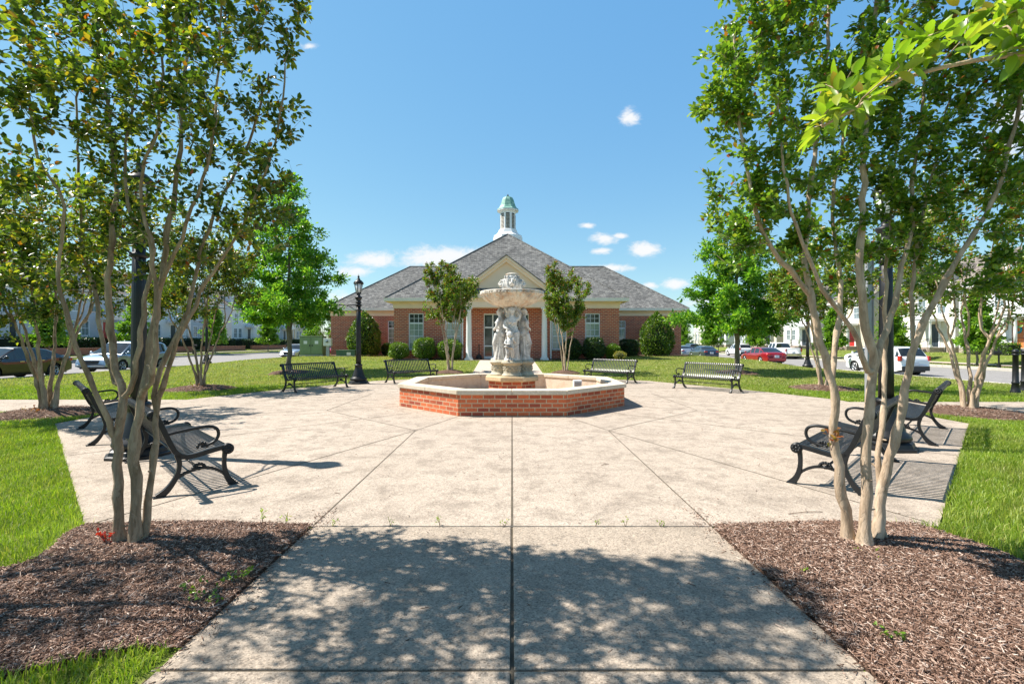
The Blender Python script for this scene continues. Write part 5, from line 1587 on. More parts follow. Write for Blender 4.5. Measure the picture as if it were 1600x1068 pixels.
LL = [(110, 60, .2, 95, .5), (200, 190, .2, 110, .6), (290, 60, .1, 110, .6), (390, 130, .1, 70, .45), (430, 60, -.1, 42, .3), (455, 35, -.1, 22, .15), (440, 180, -.1, 38, .3), (420, 250, -.1, 50, .4), (355, 280, .1, 80, .5), (410, 330, .0, 50, .35),
      (200, 320, .4, 80, .5), (80, 330, -.1, 80, .5), (30, 420, .2, 55, .4), (60, 150, -.7, 75, .4), (15, 270, -.9, 45, .3), (300, 200, -.4, 75, .4), (330, 370, .2, 55, .4), (130, 400, .3, 60, .4),
      (150, -120, .1, 130, .7), (320, -120, .0, 130, .7), (420, -60, .0, 75, .5), (240, -260, .0, 130, .6), (60, -60, -.2, 90, .5), (270, 420, .4, 35, .2), (250, 395, .3, 50, .3), (355, 405, .3, 45, .3), (85, 420, .2, 50, .3), (425, 365, .0, 42, .3), (190, 300, .5, 70, .3), (215, 330, -.2, 45, .2), (130, 60, -.9, 105, .4), (290, 10, -.9, 110, .4), (20, 110, -1.0, 80, .4), (360, -80, -.8, 90, .4), (300, 120, -.75, 60, .3)]
near_tree(BLT, SL, LL, 1150, 19, M['leafL'], M['bark'], 'tall dark leaved crape myrtle rising from the mulch bed with a red sprout', 11, .049, .031, tips=(M['leaftip'], 4.6, .6, .06), thin=.62)
BRT = (2.62, 3.7)
SR = [([(1328, 858, .05), (1316, 780, .05), (1305, 690, .03), (1303, 610, 0), (1282, 540, 0), (1266, 470, 0), (1257, 410, .0), (1262, 340, .02), (1275, 230, .05), (1290, 100, .1), (1300, -20, .1)], .056, .016),
      ([(1260, 455, 0), (1235, 430, -.1), (1205, 395, -.18), (1180, 340, -.22), (1165, 260, -.25), (1150, 150, -.3), (1150, 50, -.3)], .030, .010),
      ([(1303, 640, 0), (1302, 570, .12), (1312, 500, .15), (1310, 420, .2), (1300, 330, .25), (1320, 210, .3), (1330, 80, .3)], .034, .012),
      ([(1348, 864, -.04), (1352, 780, -.04), (1355, 700, -.04), (1362, 620, -.04), (1365, 560, -.04), (1352, 520, -.05), (1346, 440, -.06), (1345, 360, -.06), (1352, 240, -.05), (1365, 100, 0), (1370, -20, 0)], .064, .02),
      ([(1360, 600, -.04), (1330, 520, -.15), (1300, 480, -.25), (1272, 430, -.3), (1245, 360, -.35), (1225, 270, -.4), (1215, 160, -.4)], .030, .010),
      ([(1362, 580, -.04), (1392, 500, .05), (1405, 440, .1), (1425, 360, .12), (1428, 290, .15), (1440, 180, .18), (1450, 60, .2)], .036, .012),
      ([(1370, 860, .06), (1375, 790, .06), (1392, 720, .05), (1412, 640, .03), (1425, 560, 0), (1452, 490, -.02), (1490, 420, -.05), (1530, 360, -.08), (1560, 300, -.1), (1585, 200, -.15), (1600, 90, -.2)], .058, .016),
      ([(1420, 600, .02), (1428, 540, .15), (1425, 480, .2), (1432, 400, .25), (1445, 320, .3), (1470, 220, .35), (1490, 90, .4)], .028, .010),
      ([(1378, 830, .08), (1372, 740, .14), (1380, 650, .2), (1385, 560, .25), (1380, 470, .3), (1390, 380, .35), (1400, 250, .4), (1410, 100, .4)], .034, .012)]
LR = [(1150, 140, -.2, 70, .45), (1165, 250, -.2, 65, .45), (1190, 50, -.1, 85, .5), (1175, 330, -.1, 55, .4), (1110, 160, -.2, 32, .2), (1270, 130, .1, 110, .6), (1260, 280, .0, 90, .5), (1320, 380, .2, 60, .4), (1380, 110, .1, 110, .6),
      (1390, 250, .1, 80, .5), (1490, 130, .1, 100, .6), (1500, 260, .1, 85, .5), (1570, 260, .0, 70, .5), (1580, 370, -.1, 45, .3), (1590, 120, .0, 80, .5), (1440, 340, .2, 50, .4), (1220, 400, .1, 38, .25), (1150, 400, -.1, 30, .2),
      (1230, -90, .0, 120, .6), (1370, -110, .0, 130, .7), (1510, -90, .0, 120, .6), (1640, 20, .0, 90, .5), (1340, -250, 0, 130, .6), (1470, -250, 0, 110, .6), (1660, 200, 0, 80, .4), (1130, 370, -.1, 38, .25), (1380, 315, .3, 48, .3), (1255, 415, .1, 45, .3), (1350, 425, .25, 45, .3), (1470, 425, .25, 50, .3), (1560, 430, .1, 45, .3), (1400, 380, .3, 55, .3)]
near_tree(BRT, SR, LR, 1300, 36, M['leafR'], M['bark2'], 'tall three stemmed crape myrtle with smooth pale trunks and dense green crown', 12, .047, .030, tips=(M['leaftip'], 4.4, .5, .10), thin=.72)

# --- a neighbour just outside the frame whose bright spray hangs in at the top
rg = np.random.default_rng(5)
OT = (1.98, .78)
bs = [([(0, 0, -.02), (.02, .0, 1.0), (-.05, .05, 1.7), (-.02, .1, 2.3)], .05, .03), ([(-.05, .05, 1.72), (-.45, .22, 2.10), (-.82, .31, 2.25), (-1.08, .33, 2.20), (-1.26, .34, 2.10)], .014, .003),
      ([(-.08, .08, 2.0), (.3, -.2, 2.6), (.5, -.3, 3.1)], .025, .008)]
tg = []
for px, py in ((1575, 25), (1545, 50), (1515, 15), (1500, 66), (1475, 48), (1445, 82), (1420, 62), (1405, 104), (1375, 92), (1352, 128), (1330, 112), (1312, 150), (1290, 132), (1282, 168), (1270, 200), (1325, 175), (1592, 58), (1560, 84), (1600, 10), (1640, 40), (1650, -20)):
    Y = OT[1] + .32 + rg.uniform(-.09, .09); p = P(px, py, Y); tg.append((p.x - OT[0], Y - OT[1], p.z))
tg = np.array(tg + [(.2, .2, 3.0), (.5, -.1, 3.1), (.4, -.5, 2.9), (.1, -.3, 2.8), (.6, -.3, 3.3), (.3, .1, 3.3), (.0, .1, 2.9)])
make_tree('overhanging_tree', (OT[0], OT[1], 0), 'bright green leafy spray hanging in from a tree beyond the upper right corner', 'tree', bs, tg, rg, 15, .047, .021, M['leafB'], M['bark2'], spread=.03, fine=True, seg=.07, wob=.005, r_tip=.0016, up=-.3)

# --- smaller crape myrtles: two forms, copied
def small_myrtle(seed, H, R0, zc, nst, ntar, per, leaf, L, W, lean=.5, tips=True, barkm=None):
    rg = np.random.default_rng(seed)
    stems = []
    for k in range(nst):
        a = 2 * PI * k / nst + rg.uniform(-.3, .3); q = rg.uniform(.5, 1.0) * lean
        b = .10
        pts = [(b * math.cos(a), b * math.sin(a), -.03)] + [((b + q * R0 * t ** 1.4) * math.cos(a + .2 * t), (b + q * R0 * t ** 1.4) * math.sin(a + .2 * t), zc * 1.15 * t) for t in (.15, .4, .7, 1.0)]
        pts.append(((b + q * R0 * 1.35) * math.cos(a), (b + q * R0 * 1.35) * math.sin(a), H * .75))
        stems.append((pts, .048 * rg.uniform(.7, 1.1), .012))
        if rg.random() < .7:
            p = pts[3]; stems.append(([p, (p[0] + rg.uniform(-.2, .2), p[1] + rg.uniform(-.2, .2), p[2] + .5), (p[0] * 1.3 + rg.uniform(-.2, .2), p[1] * 1.3 + rg.uniform(-.2, .2), H * .8)], .024, .008))
    lobes = []
    for k in range(26):
        a = rg.uniform(0, 2 * PI); t = rg.uniform(0, 1); z = zc + (H - zc) * (.12 + .8 * t); rr = R0 * (.35 + .75 * math.sin(PI * (.18 + .62 * t)))
        q = rr * rg.uniform(.3, .8)
        lobes.append((np.array((q * math.cos(a), q * math.sin(a), z)), np.array((R0 * .34, R0 * .34, R0 * rg.uniform(.3, .6)))))
    t = in_lobes(lobes, ntar, rg)
    return stems, t, rg
def place_myrtle(seed, x, y, H, R0, zc, nst, ntar, per, leaf, L, W, label, barkm=M['bark'], tipz=None, name='crape_myrtle'):
    st, t, rg = small_myrtle(seed, H, R0, zc, nst, ntar, per, leaf, L, W)
    return make_tree(name, (x, y, gz(x, y) + ring_z(x, y)), label, 'tree', st, t, rg, per, L, W, leaf, barkm, spread=.10, group='crape myrtles round the plaza',
                     tips=(M['leaftip'], H * .82, H * .1, .14), seg=.16, wob=.012, r_tip=.0028, p=.38)
place_myrtle(21, -10.2, 10.6, 4.9, 2.1, 2.3, 6, 560, 39, M['leafL'], .075, .046, 'leafy crape myrtle beside the path end, in front of the black sedan', M['bark'])
place_myrtle(22, 10.2, 10.75, 4.9, 2.0, 1.9, 6, 560, 32, M['leafM'], .075, .046, 'reddish tipped crape myrtle in a mulch ring near the bollards', M['bark2'])
place_myrtle(23, -10.45, 16.2, 5.2, 2.0, 2.2, 5, 560, 41, M['leafL'], .085, .052, 'crape myrtle on a mulch mound with orange sprouts, in front of the minivan', M['bark'])
place_myrtle(24, 10.5, 16.3, 5.2, 1.9, 2.3, 5, 560, 36, M['leafM'], .085, .052, 'orange flecked crape myrtle in front of the white crossover and the oak', M['bark2'])
place_myrtle(25, -3.06, 23.9, 5.15, 1.5, 2.3, 6, 480, 44, M['leafM'], .085, .055, 'small round crape myrtle before the hall windows, nearest the lamp post', M['bark2'])
place_myrtle(26, 2.62, 23.7, 4.9, 1.35, 2.1, 4, 440, 44, M['leafM'], .085, .055, 'small crape myrtle with two thin trunks before the right half of the hall', M['bark2'])
place_myrtle(27, -17.0, 43.5, 5.2, 1.8, 2.0, 6, 200, 24, M['leafS'], .16, .09, 'brown stemmed ornamental tree growing behind the green cabinet', M['bark'])

place_myrtle(28, -4.75, 2.9, 5.0, 1.6, 2.3, 5, 380, 13, M['leafL'], .055, .034, 'crape myrtle whose leafy branch tips reach in at the left picture edge', M['bark'])

# --- pin oaks
def oak(seed, x, y, H, R0, z0, label, leaf=None, ntar=420, per=26, L=.15, W=.07, name='oak_tree', group=None, rt=.13, barkm=None):
    rg = np.random.default_rng(seed)
    stems = [([(0, 0, -.05), (.02, .01, z0), (0, .02, H * .5), (.03, 0, H * .8), (.02, 0, H * .97)], rt, .02)]
    T = []
    lay = 11
    for k in range(lay):
        t = k / (lay - 1)
        z = z0 + (H - z0) * (t ** 1.05) * .97
        rr = R0 * (1 - .86 * t ** 1.5) * (.82 + .18 * math.sin(2.2 * k)) * (.72 if k == 0 else 1)
        nb = max(3, int(8 - 5 * t))
        for q in range(nb):
            a = 2 * PI * q / nb + rg.uniform(0, 1.0) + k
            r1 = rr * rg.uniform(.75, 1.1)
            m = max(3, int(ntar / 62 * (r1 / R0) * 1.4))
            for s in np.linspace(.3, 1, m):
                T.append((r1 * s * math.cos(a) + rg.normal(0, .16), r1 * s * math.sin(a) + rg.normal(0, .16), z + r1 * s * (.25 * t * 2 - .08) + rg.normal(0, .13)))
    T = np.array(T)
    return make_tree(name, (x, y, gz(x, y)), label, 'tree', stems, T, rg, per, L, W, leaf or M['leafO'], barkm or M['oakbark'], spread=.26, group=group, seg=.3, wob=.02, r_tip=.007, up=-.12)
oak(31, -11.0, 23.8, 9.6, 3.5, 2.7, 'tall bright green oak behind the bench, near the utility cabinet', ntar=980, per=40, L=.17, W=.085)
oak(32, 11.1, 23.8, 7.9, 3.5, 2.3, 'tall bright green oak behind the bench, next to the red sedan', ntar=980, per=40, L=.17, W=.085)

# --- street trees by the houses, and trees in the distance
ST = [(-38.9, 40.5, 5.2, 1.9, 'young street tree behind the black sedan'), (-39.0, 50, 5.4, 2.0, 'young street tree behind the minivan hood'), (-38.7, 63, 5.5, 2.1, 'young street tree left of the lamp post by the brick planter'),
      (-38.4, 76, 5.2, 2.0, 'young street tree beyond the road, left of the oak trunk'), (-37.9, 92, 5.6, 2.1, 'pale green street tree directly behind the oak trunk'), (-30.5, 84, 6.0, 2.3, 'bright street tree between the cabinet and the brick hall'),
      (34.2, 43.5, 5.0, 1.6, 'slender bright street tree behind the white crossover'), (34.2, 35.5, 5.0, 1.5, 'slender bright street tree by the stone steps'), (34.2, 51.5, 5.0, 1.6, 'slender bright street tree before the red door'),
      (34.3, 67.5, 5.6, 2.0, 'street tree behind the parked white car'), (34.3, 83, 5.6, 2.2, 'street tree farther along the right road'), (34.4, 97, 6.0, 2.4, 'street tree past the dark parked wagon'), (32, 116, 6.8, 3.0, 'leafy tree closing the far end of the right road')]
for i, (x, y, H, R0, lab) in enumerate(ST):
    oak(50 + i, x, y, H, R0, 1.6, lab, M['leafS'], ntar=230, per=40, L=.26, W=.14, name='street_tree', group='street trees along the houses', rt=.07)
rgx = random.Random(8)
FAR = [(-62, 128), (-50, 140), (-38, 132), (-26, 145), (-16, 138), (24, 135), (32, 126), (41, 138), (53, 130), (66, 140), (78, 128), (-78, 135)]
fproto = None
FN = ['first', 'second']
FARLAB = ['dark tree in the far left distance', 'tall tree behind the left houses', 'distant tree at the end of the left road', 'distant broad tree behind the left road end', 'distant tree behind the left wing of the hall', 'distant tree behind the right wing of the hall',
          'distant tree at the end of the right road', 'distant tall tree behind the right street trees', 'far tree above the right parked cars', 'far tree behind the right row of houses', 'farthest tree behind the right row of houses', 'farthest tree behind the left row of houses']
for i, (x, y) in enumerate(FAR):
    if i == 0: fproto = oak(90, x, y, 9, 4.2, 1.4, FARLAB[0], M['leafF'], ntar=330, per=40, L=.45, W=.26, name='distant_tree', group='distant trees', rt=.16)
    else: copy_tree(fproto, (x, y, 0), rgx.uniform(0, 6.28), rgx.uniform(.8, 1.15), FARLAB[i])

# ------------------------------------------------------------------ clipped shrubs
def shrub(x, y, rx, ry, h, mat, label, n=5200, L=.085, W=.05, seed=1, shape='round', name='shrub', group=None, z0=None):
    rg = np.random.default_rng(seed)
    z = gz(x, y) if z0 is None else z0
    root = empty(name, (x, y, z + .03), 0, label, 'shrub', group)
    u = rg.normal(size=(n, 3)); u /= np.linalg.norm(u, axis=1, keepdims=True)
    ph = rg.uniform(0, 6, 3)
    f = rg.uniform(.86, 1.03, n) + .07 * np.sin(4 * u[:, 0] + ph[0]) * np.sin(4 * u[:, 1] + ph[1]) + .06 * np.sin(6 * u[:, 2] + ph[2]) + rg.normal(0, .045, n)
    if shape == 'cone':
        t = (u[:, 2] + 1) / 2
        t = rg.beta(1.1, 1.5, n)
        a = rg.uniform(0, 2 * PI, n)
        prof = np.clip(np.sin(PI * np.clip(.22 + .80 * t, 0, 1)) ** .75, .05, 1)
        lump = 1 + .10 * np.sin(5 * a + 9 * t) + rg.normal(0, .06, n)
        c = np.stack([rx * prof * np.cos(a) * lump, ry * prof * np.sin(a) * lump, h * t * (1 + rg.normal(0, .01, n)) + .05], 1)
        ax = np.stack([np.cos(a), np.sin(a), .5 + 0 * a], 1) * .6 + rg.normal(0, .7, (n, 3))
    else:
        c = u * f[:, None]
        c = np.sign(c) * np.abs(c) ** (.86)
        c = c * np.array([rx, ry, h / 2]) + np.array([0, 0, h / 2])
        ax = u * .35 + rg.normal(0, .8, (n, 3)) + np.array([0, 0, .35])
    c[:, 2] = np.maximum(c[:, 2], .02)
    V, Fs = leaves_np(c, ax, L, W, rg)
    fo = np_mesh('foliage', V, Fs, mat, root)
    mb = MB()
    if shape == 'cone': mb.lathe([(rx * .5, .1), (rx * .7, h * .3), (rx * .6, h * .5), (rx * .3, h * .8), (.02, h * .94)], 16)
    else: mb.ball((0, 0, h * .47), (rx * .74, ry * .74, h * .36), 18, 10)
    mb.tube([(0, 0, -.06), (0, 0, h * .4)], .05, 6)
    mb.build('inner_core', M['core'], root, uv=False)  # dark solid core added so the leaf shell is not see-through
    return root
def sh(px0, px1, pyt, pyb, Y, mat, label, seed, **kw):
    s = Y / F
    x = ((px0 + px1) / 2 - 800) * s; w = (px1 - px0) * s / 2
    z0 = gz(x, Y); h = HC + (534 - pyt) * s - z0
    return shrub(x, Y, w, w, h, mat, label, seed=seed, z0=z0, **kw)
gs = 'clipped shrubs along the hall'
sh(608, 638, 536, 559, 31.5, M['boxwood'], 'pale green flat topped boxwood at the left front corner of the hall', 1, group=gs, L=.065, W=.04)
sh(646, 680, 529, 561, 31.4, M['boxwood'], 'round boxwood under the left large window', 2, group=gs)
sh(684, 722, 531, 561, 31.5, M['boxwood'], 'round boxwood behind the trunks of the left small myrtle', 3, group=gs)
sh(597, 614, 537, 556, 40.8, M['shrubdark'], 'small grey green shrub at the inner left corner of the wing', 4, group=gs)
sh(878, 908, 531, 560, 31.5, M['shrubdark'], 'dark shrub behind the trunks of the right small myrtle', 5, group=gs)
sh(911, 945, 529, 560, 31.4, M['shrubdark'], 'dark square clipped shrub with bright top under the right window', 6, group=gs)
sh(947, 968, 538, 559, 31.5, M['boxwood'], 'yellowish round shrub at the right front corner of the hall', 7, group=gs)
sh(966, 997, 530, 557, 38.5, M['shrubdark'], 'dark green shrub in the inner right corner of the hall', 8, group=gs)
sh(959, 978, 549, 563, 30.6, M['gold'], 'small golden shrub on the lawn edge, lowest of the row', 9, group=gs, n=1400, L=.045, W=.03)
sh(547, 592, 488, 557, 39.6, M['holly'], 'tall cone shaped holly in front of the left wing', 10, n=5600, L=.17, W=.09, shape='cone', group=gs)
sh(1003, 1049, 489, 556, 39.6, M['holly'], 'tall cone shaped holly in front of the right wing', 11, n=5600, L=.17, W=.09, shape='cone', group=gs)

# ------------------------------------------------------------------ small weeds, sprouts and litter
def sprout(x, y, h, n, mat, label, seed, L=.035, W=.02, name='sprout', cat='weed', r=.05, tmin=.3, z0=0.0):
    rg = np.random.default_rng(seed)
    root = empty(name, (x, y, gz(x, y) + .02 + z0), 0, label, cat)
    st, C_, A_ = [], [], []
    for k in range(max(2, n // 6)):
        a = rg.uniform(0, 6.28); q = rg.uniform(.2, 1) * r; hh = h * rg.uniform(.6, 1.05)
        pts = np.array([(0, 0, -.02), (q * .4 * math.cos(a), q * .4 * math.sin(a), hh * .5), (q * math.cos(a), q * math.sin(a), hh)])
        st.append((pts, np.array([.003, .002, .001]), 4))
        for j in range(6):
            t = rg.uniform(tmin, 1); C_.append(pts[0] * 0 + pts[2] * t + rg.normal(0, .006, 3)); A_.append(rg.normal(size=3) + np.array([0, 0, .6]))
    V, Fs = tubes_np(st); np_mesh('stem', V, Fs, M['twig'], root)
    V, Fs = leaves_np(np.array(C_), np.array(A_), L, W, rg); np_mesh('leaves', V, Fs, mat, root)
    return root
sprout(-3.06, 3.68, .17, 30, M['leafred'], 'crimson young sprout at the foot of the dark leaved tree', 1, .045, .02, r=.08)
sprout(-4.35, 3.08, .13, 8, M['leafB'], 'lone pale green seedling on the left mulch', 2, .09, .045, r=.03)
sprout(-1.78, 3.17, .10, 36, M['boxwood'], 'clump of green weeds at the edge of the walk, below the left mulch', 3, .03, .018, r=.14)
sprout(-1.86, 2.92, .08, 30, M['boxwood'], 'low weed patch creeping from left mulch to the walk', 4, .028, .016, r=.16)
sprout(-2.0, 3.05, .07, 24, M['boxwood'], 'small leafy weed in the mulch near the walk edge', 5, .028, .016, r=.1)
sprout(-2.18, 4.22, .17, 14, M['leafB'], 'upright green weed in the joint behind the left mulch', 6, .04, .012, r=.03)
sprout(-1.95, 4.2, .09, 16, M['leafB'], 'grassy tuft in the joint beside the upright weed', 7, .05, .008, r=.05)
sprout(2.03, 2.55, .07, 24, M['boxwood'], 'green weed at the lower edge of the right mulch bed', 8, .028, .016, r=.1)
sprout(1.98, 3.3, .05, 14, M['boxwood'], 'tiny weed by the walk on the right mulch', 9, .025, .014, r=.07)
sprout(2.62, 3.52, .10, 18, M['leafB'], 'little green shoots at the foot of the pale trunks', 10, .025, .014, r=.16)
sprout(-10.15, 10.35, .22, 60, M['leaftip'], 'orange sprouts round the stems of the path side myrtle', 11, .05, .025, r=.35)
sprout(-10.4, 15.9, .25, 70, M['leaftip'], 'orange red sprouts round the stems of the mound myrtle', 12, .05, .025, r=.35)
sprout(2.44, 3.69, .17, 18, M['leaftip'], 'orange red leafy sprig growing from the side of the pale left stem before the bench', 13, .05, .03, r=.07, tmin=.3, z0=.77)
for i, (x, lab) in enumerate(((-1.55, 'tiny weed in the slab joint next to the left mulch corner'), (-1.05, 'small weed tuft in the slab joint, left of the centre line'), (-.62, 'second small weed tuft in the slab joint, nearer the centre line'), (-.06, 'weed growing where the two slab joints cross'),
                            (.72, 'small weed in the slab joint right of the centre line'), (.98, 'pair of weed leaves in the slab joint between two tufts'), (1.28, 'small weed tuft in the slab joint, last before the right mulch corner'))):
    sprout(x, 4.17, .045 + .012 * (i % 3), 12, M['leafB'], lab, 60 + i, .022, .010, name='weed', r=.05)
for i, (x, y, a, L_) in enumerate(((1.15, 6.2, .5, .12), (2.55, 4.45, .15, .35), (-3.6, 5.9, 1.0, .1))):
    mb = MB(); d = Vector((math.cos(a), math.sin(a), 0))
    mb.tube([Vector((0, 0, .006)), d * L_ * .5 + Vector((.01, .008, .012)), d * L_ + Vector((0, 0, .006))], .0035, 5)
    mb.tube([d * L_ * .5 + Vector((.01, .008, .012)), d * L_ * .7 + Vector((-.03, .05, .02))], .0025, 5)
    o = mb.build('twig', M['twig'], loc=(x, y, .013))
    setp(o, ['small dry twig lying on the paving before the fountain', 'long thin dry twig on the paving behind the right mulch', 'tiny twig on the paving under the left bench shadow'][i], 'twig')
# ------------------------------------------------------------------ cars
def interp(ctrl, x): return float(np.interp(x, [c[0] for c in ctrl], [c[1] for c in ctrl]))
def make_wheel(r=.33, w=.22):
    mb = MB()
    prof = [(r * .66, -w / 2), (r * .93, -w / 2), (r, -w / 2 + .03), (r, w / 2 - .03), (r * .93, w / 2), (r * .66, w / 2)]
    n = 28
    vs = [(a * math.cos(2 * PI * j / n), b, a * math.sin(2 * PI * j / n)) for a, b in prof for j in range(n)]
    k = len(prof)
    mb.add(vs, [((i + 1) % k * n + j, (i + 1) % k * n + (j + 1) % n, i * n + (j + 1) % n, i * n + j) for i in range(k) for j in range(n)], 0, True)
    rim = MB()
    for s in (-1, 1):
        rim.tube([(0, s * (w / 2 - .035), 0), (0, s * (w / 2 - .02), 0)], r * .16, 12)
        for q in range(5):
            a = 2 * PI * q / 5 + .3
            rim.tube([(r * .1 * math.cos(a), s * (w / 2 - .02), r * .1 * math.sin(a)), (r * .63 * math.cos(a), s * (w / 2 - .012), r * .63 * math.sin(a))], [r * .10, r * .075], 6)
        vs = []
    prof = [(r * .60, -w / 2 + .0), (r * .67, -w / 2 - .004), (r * .67, w / 2 + .004), (r * .60, w / 2)]
    vs = [(a * math.cos(2 * PI * j / n), b, a * math.sin(2 * PI * j / n)) for a, b in prof for j in range(n)]
    rim.add(vs, [((i + 1) % 4 * n + j, (i + 1) % 4 * n + (j + 1) % n, i * n + (j + 1) % n, i * n + j) for i in range(4) for j in range(n)], 0, True)
    disc = MB(); disc.tube([(0, -w * .25, 0), (0, w * .25, 0)], r * .62, 20)
    return mb, rim, disc

def make_car(label, cat, kind, pm, loc, rz, group=None, name=None):
    K = dict(
        sedan=dict(L=4.85, W=1.83, r=.335, wb=(-1.38, 1.42), top=[(-2.43, .55), (-2.41, .80), (-2.36, .97), (-2.2, 1.03), (-1.75, 1.05), (-1.2, .98), (.9, .93), (1.25, .93), (2.0, .80), (2.3, .70), (2.41, .55), (2.43, .42)],
                   roof=[(-1.92, 1.02), (-1.15, 1.37), (-.7, 1.44), (-.1, 1.465), (.3, 1.44), (1.28, .93)], gl=((-1.85, -1.0), (.38, 1.26)), pil=[(-1.22, -1.06), (-.32, -.22), (.40, .5)]),
        suv=dict(L=4.6, W=1.86, r=.36, wb=(-1.32, 1.34), top=[(-2.3, .55), (-2.28, .85), (-2.22, 1.08), (-2.0, 1.10), (-1.4, 1.06), (.9, 1.02), (1.2, 1.02), (1.9, .92), (2.18, .80), (2.28, .6), (2.3, .45)],
                 roof=[(-2.2, 1.08), (-1.86, 1.54), (-1.6, 1.63), (-.6, 1.68), (.05, 1.65), (.3, 1.61), (1.24, 1.02)], gl=((-2.18, -1.80), (.34, 1.22)), pil=[(-1.86, -1.55), (-1.0, -.9), (-.12, -.02), (.42, .54)]),
        van=dict(L=5.1, W=1.95, r=.34, wb=(-1.55, 1.5), top=[(-2.55, .55), (-2.53, .9), (-2.48, 1.1), (-2.2, 1.12), (-1.4, 1.06), (1.0, 1.0), (1.5, 1.0), (2.1, .88), (2.42, .76), (2.53, .6), (2.55, .42)],
                 roof=[(-2.46, 1.10), (-2.22, 1.58), (-1.9, 1.70), (-.8, 1.75), (.2, 1.73), (.55, 1.68), (1.55, 1.0)], gl=((-2.44, -2.12), (.58, 1.52)), pil=[(-2.22, -2.0), (-1.15, -1.05), (-.1, 0), (.65, .78)]),
        pickup=dict(L=5.75, W=2.0, r=.40, wb=(-1.75, 1.75), top=[(-2.86, .6), (-2.85, 1.18), (-2.82, 1.22), (-.9, 1.24), (-.85, 1.18), (1.0, 1.14), (1.35, 1.16), (2.5, 1.12), (2.76, 1.0), (2.86, .7), (2.87, .5)],
                    roof=[(-.78, 1.18), (-.62, 1.72), (-.4, 1.85), (.3, 1.88), (.7, 1.84), (1.5, 1.14)], gl=((-.76, -.55), (.75, 1.48)), pil=[(-.62, -.48), (.1, .22), (.82, .94)], bed=(-2.76, -.92)))[kind]
    L, W, r = K['L'], K['W'], K['r']
    root = empty(name or cat.replace(' ', '_'), loc, rz, label, cat, group)
    top, roof = K['top'], K['roof']
    xs = sorted(set(list(np.linspace(-L / 2 + .01, L / 2 - .01, 40)) + [c + r * 1.18 * math.cos(t) for c in K['wb'] for t in np.linspace(0, PI, 13)] + [c[0] for c in top] + [c[0] for c in roof] + [a for p in K['pil'] for a in p] + [a for p in K['gl'] for a in p] + list(K.get('bed', ()))))
    xs = [x for i, x in enumerate(xs) if i == 0 or x - xs[i - 1] > .008]
    def bottom(x):
        b = .24 + .10 * smooth01((abs(x) - (L / 2 - .5)) / .5)
        for c in K['wb']:
            R_ = r * 1.17
            if abs(x - c) < R_: b = max(b, r + math.sqrt(max(0, R_ * R_ - (x - c) ** 2)) * 1.0)
        return b
    def hw(x, z):
        e = max(0.0, (abs(x) - L * .30) / (L * .20))
        plan = 1 - .13 * min(1, e) ** 2.2
        t = (z - .2) / .9
        prof = .93 + .07 * math.sin(PI * min(1, max(0, .12 + .62 * t)))
        return W / 2 * plan * prof
    body = MB(); secs = []
    NR = 7
    for x in xs:
        b, t = bottom(x), interp(top, x)
        b = min(b, t - .03)
        left = [(hw(x, b + (t - b) * k / (NR - 1)) * (1 if k < NR - 1 else .965), b + (t - b) * (k / (NR - 1))) for k in range(NR)]
        yt = left[-1][0]
        inbed = 'bed' in K and K['bed'][0] <= x <= K['bed'][1]
        if inbed: mid = [(yt - .07, t), (yt - .08, t - .45), (0, t - .45), (-yt + .08, t - .45), (-yt + .07, t)]
        else: mid = [(yt * .8, t + .022), (yt * .4, t + .035), (0, t + .04), (-yt * .4, t + .035), (-yt * .8, t + .022)]
        sec = [(x, y, z) for y, z in left] + [(x, y, z) for y, z in mid] + [(x, -y, z) for y, z in left[::-1]]
        secs.append(sec)
    m = len(secs[0]); n = len(secs)
    vs = [p for s in secs for p in s]
    fs = [(i * m + j, i * m + j + 1, (i + 1) * m + j + 1, (i + 1) * m + j) for i in range(n - 1) for j in range(m - 1)]
    fs += [tuple(range(m)), tuple((n - 1) * m + j for j in range(m - 1, -1, -1))]
    body.add(vs, [f[::-1] for f in fs], 0, True)
    body.box(-L / 2 + .25, L / 2 - .25, -W / 2 + .16, W / 2 - .16, .2, .5, 1)
    # sill and bumpers
    body.box(-L / 2 - .035, -L / 2 + .10, -W * .40, W * .40, .36, .58, 0 if kind != 'pickup' else 2)
    if kind in ('suv', 'pickup'):
        body.box(K['wb'][0] + r * 1.2, K['wb'][1] - r * 1.2, -W / 2 + .01, W / 2 - .01, .22, .34, 1)
    if kind == 'suv': body.box(-L / 2 - .045, -L / 2 + .12, -W * .42, W * .42, .30, .56, 1)
    # cabin
    g0, g1 = K['gl']
    cx = [x for x in xs if roof[0][0] <= x <= roof[-1][0]]
    parts = {k: MB() for k in ('windshield', 'rear_window', 'l', 'rr')}
    prev = None
    for x in cx:
        zb = interp(top, x) - .02; zt = max(interp(roof, x), zb + .005)
        t = (zt - zb)
        yb = hw(x, zb) * .955; yt = yb - t * .30
        sec = [(x, yb, zb), (x, yb + (yt - yb) * .9, zb + t * .88), (x, yt - .05, zt), (x, yt * .5, zt + .025), (x, 0, zt + .033), (x, -yt * .5, zt + .025), (x, -yt + .05, zt), (x, -(yb + (yt - yb) * .9), zb + t * .88), (x, -yb, zb)]
        if prev is not None:
            mx = (x + prev[0][0]) / 2
            pil = any(a <= mx <= b for a, b in K['pil']) or mx < K['pil'][0][0] and kind in ('van', 'suv') and mx < roof[0][0] + .12
            for j in range(8):
                q = [prev[j], sec[j], sec[j + 1], prev[j + 1]]
                if j in (0, 7): dest = body if pil else parts['l' if j == 0 else 'rr']
                elif j in (1, 6): dest = body
                else: dest = parts['rear_window'] if g0[0] <= mx <= g0[1] else parts['windshield'] if g1[0] <= mx <= g1[1] else body
                dest.add(q, [(0, 1, 2, 3)], 0, True)
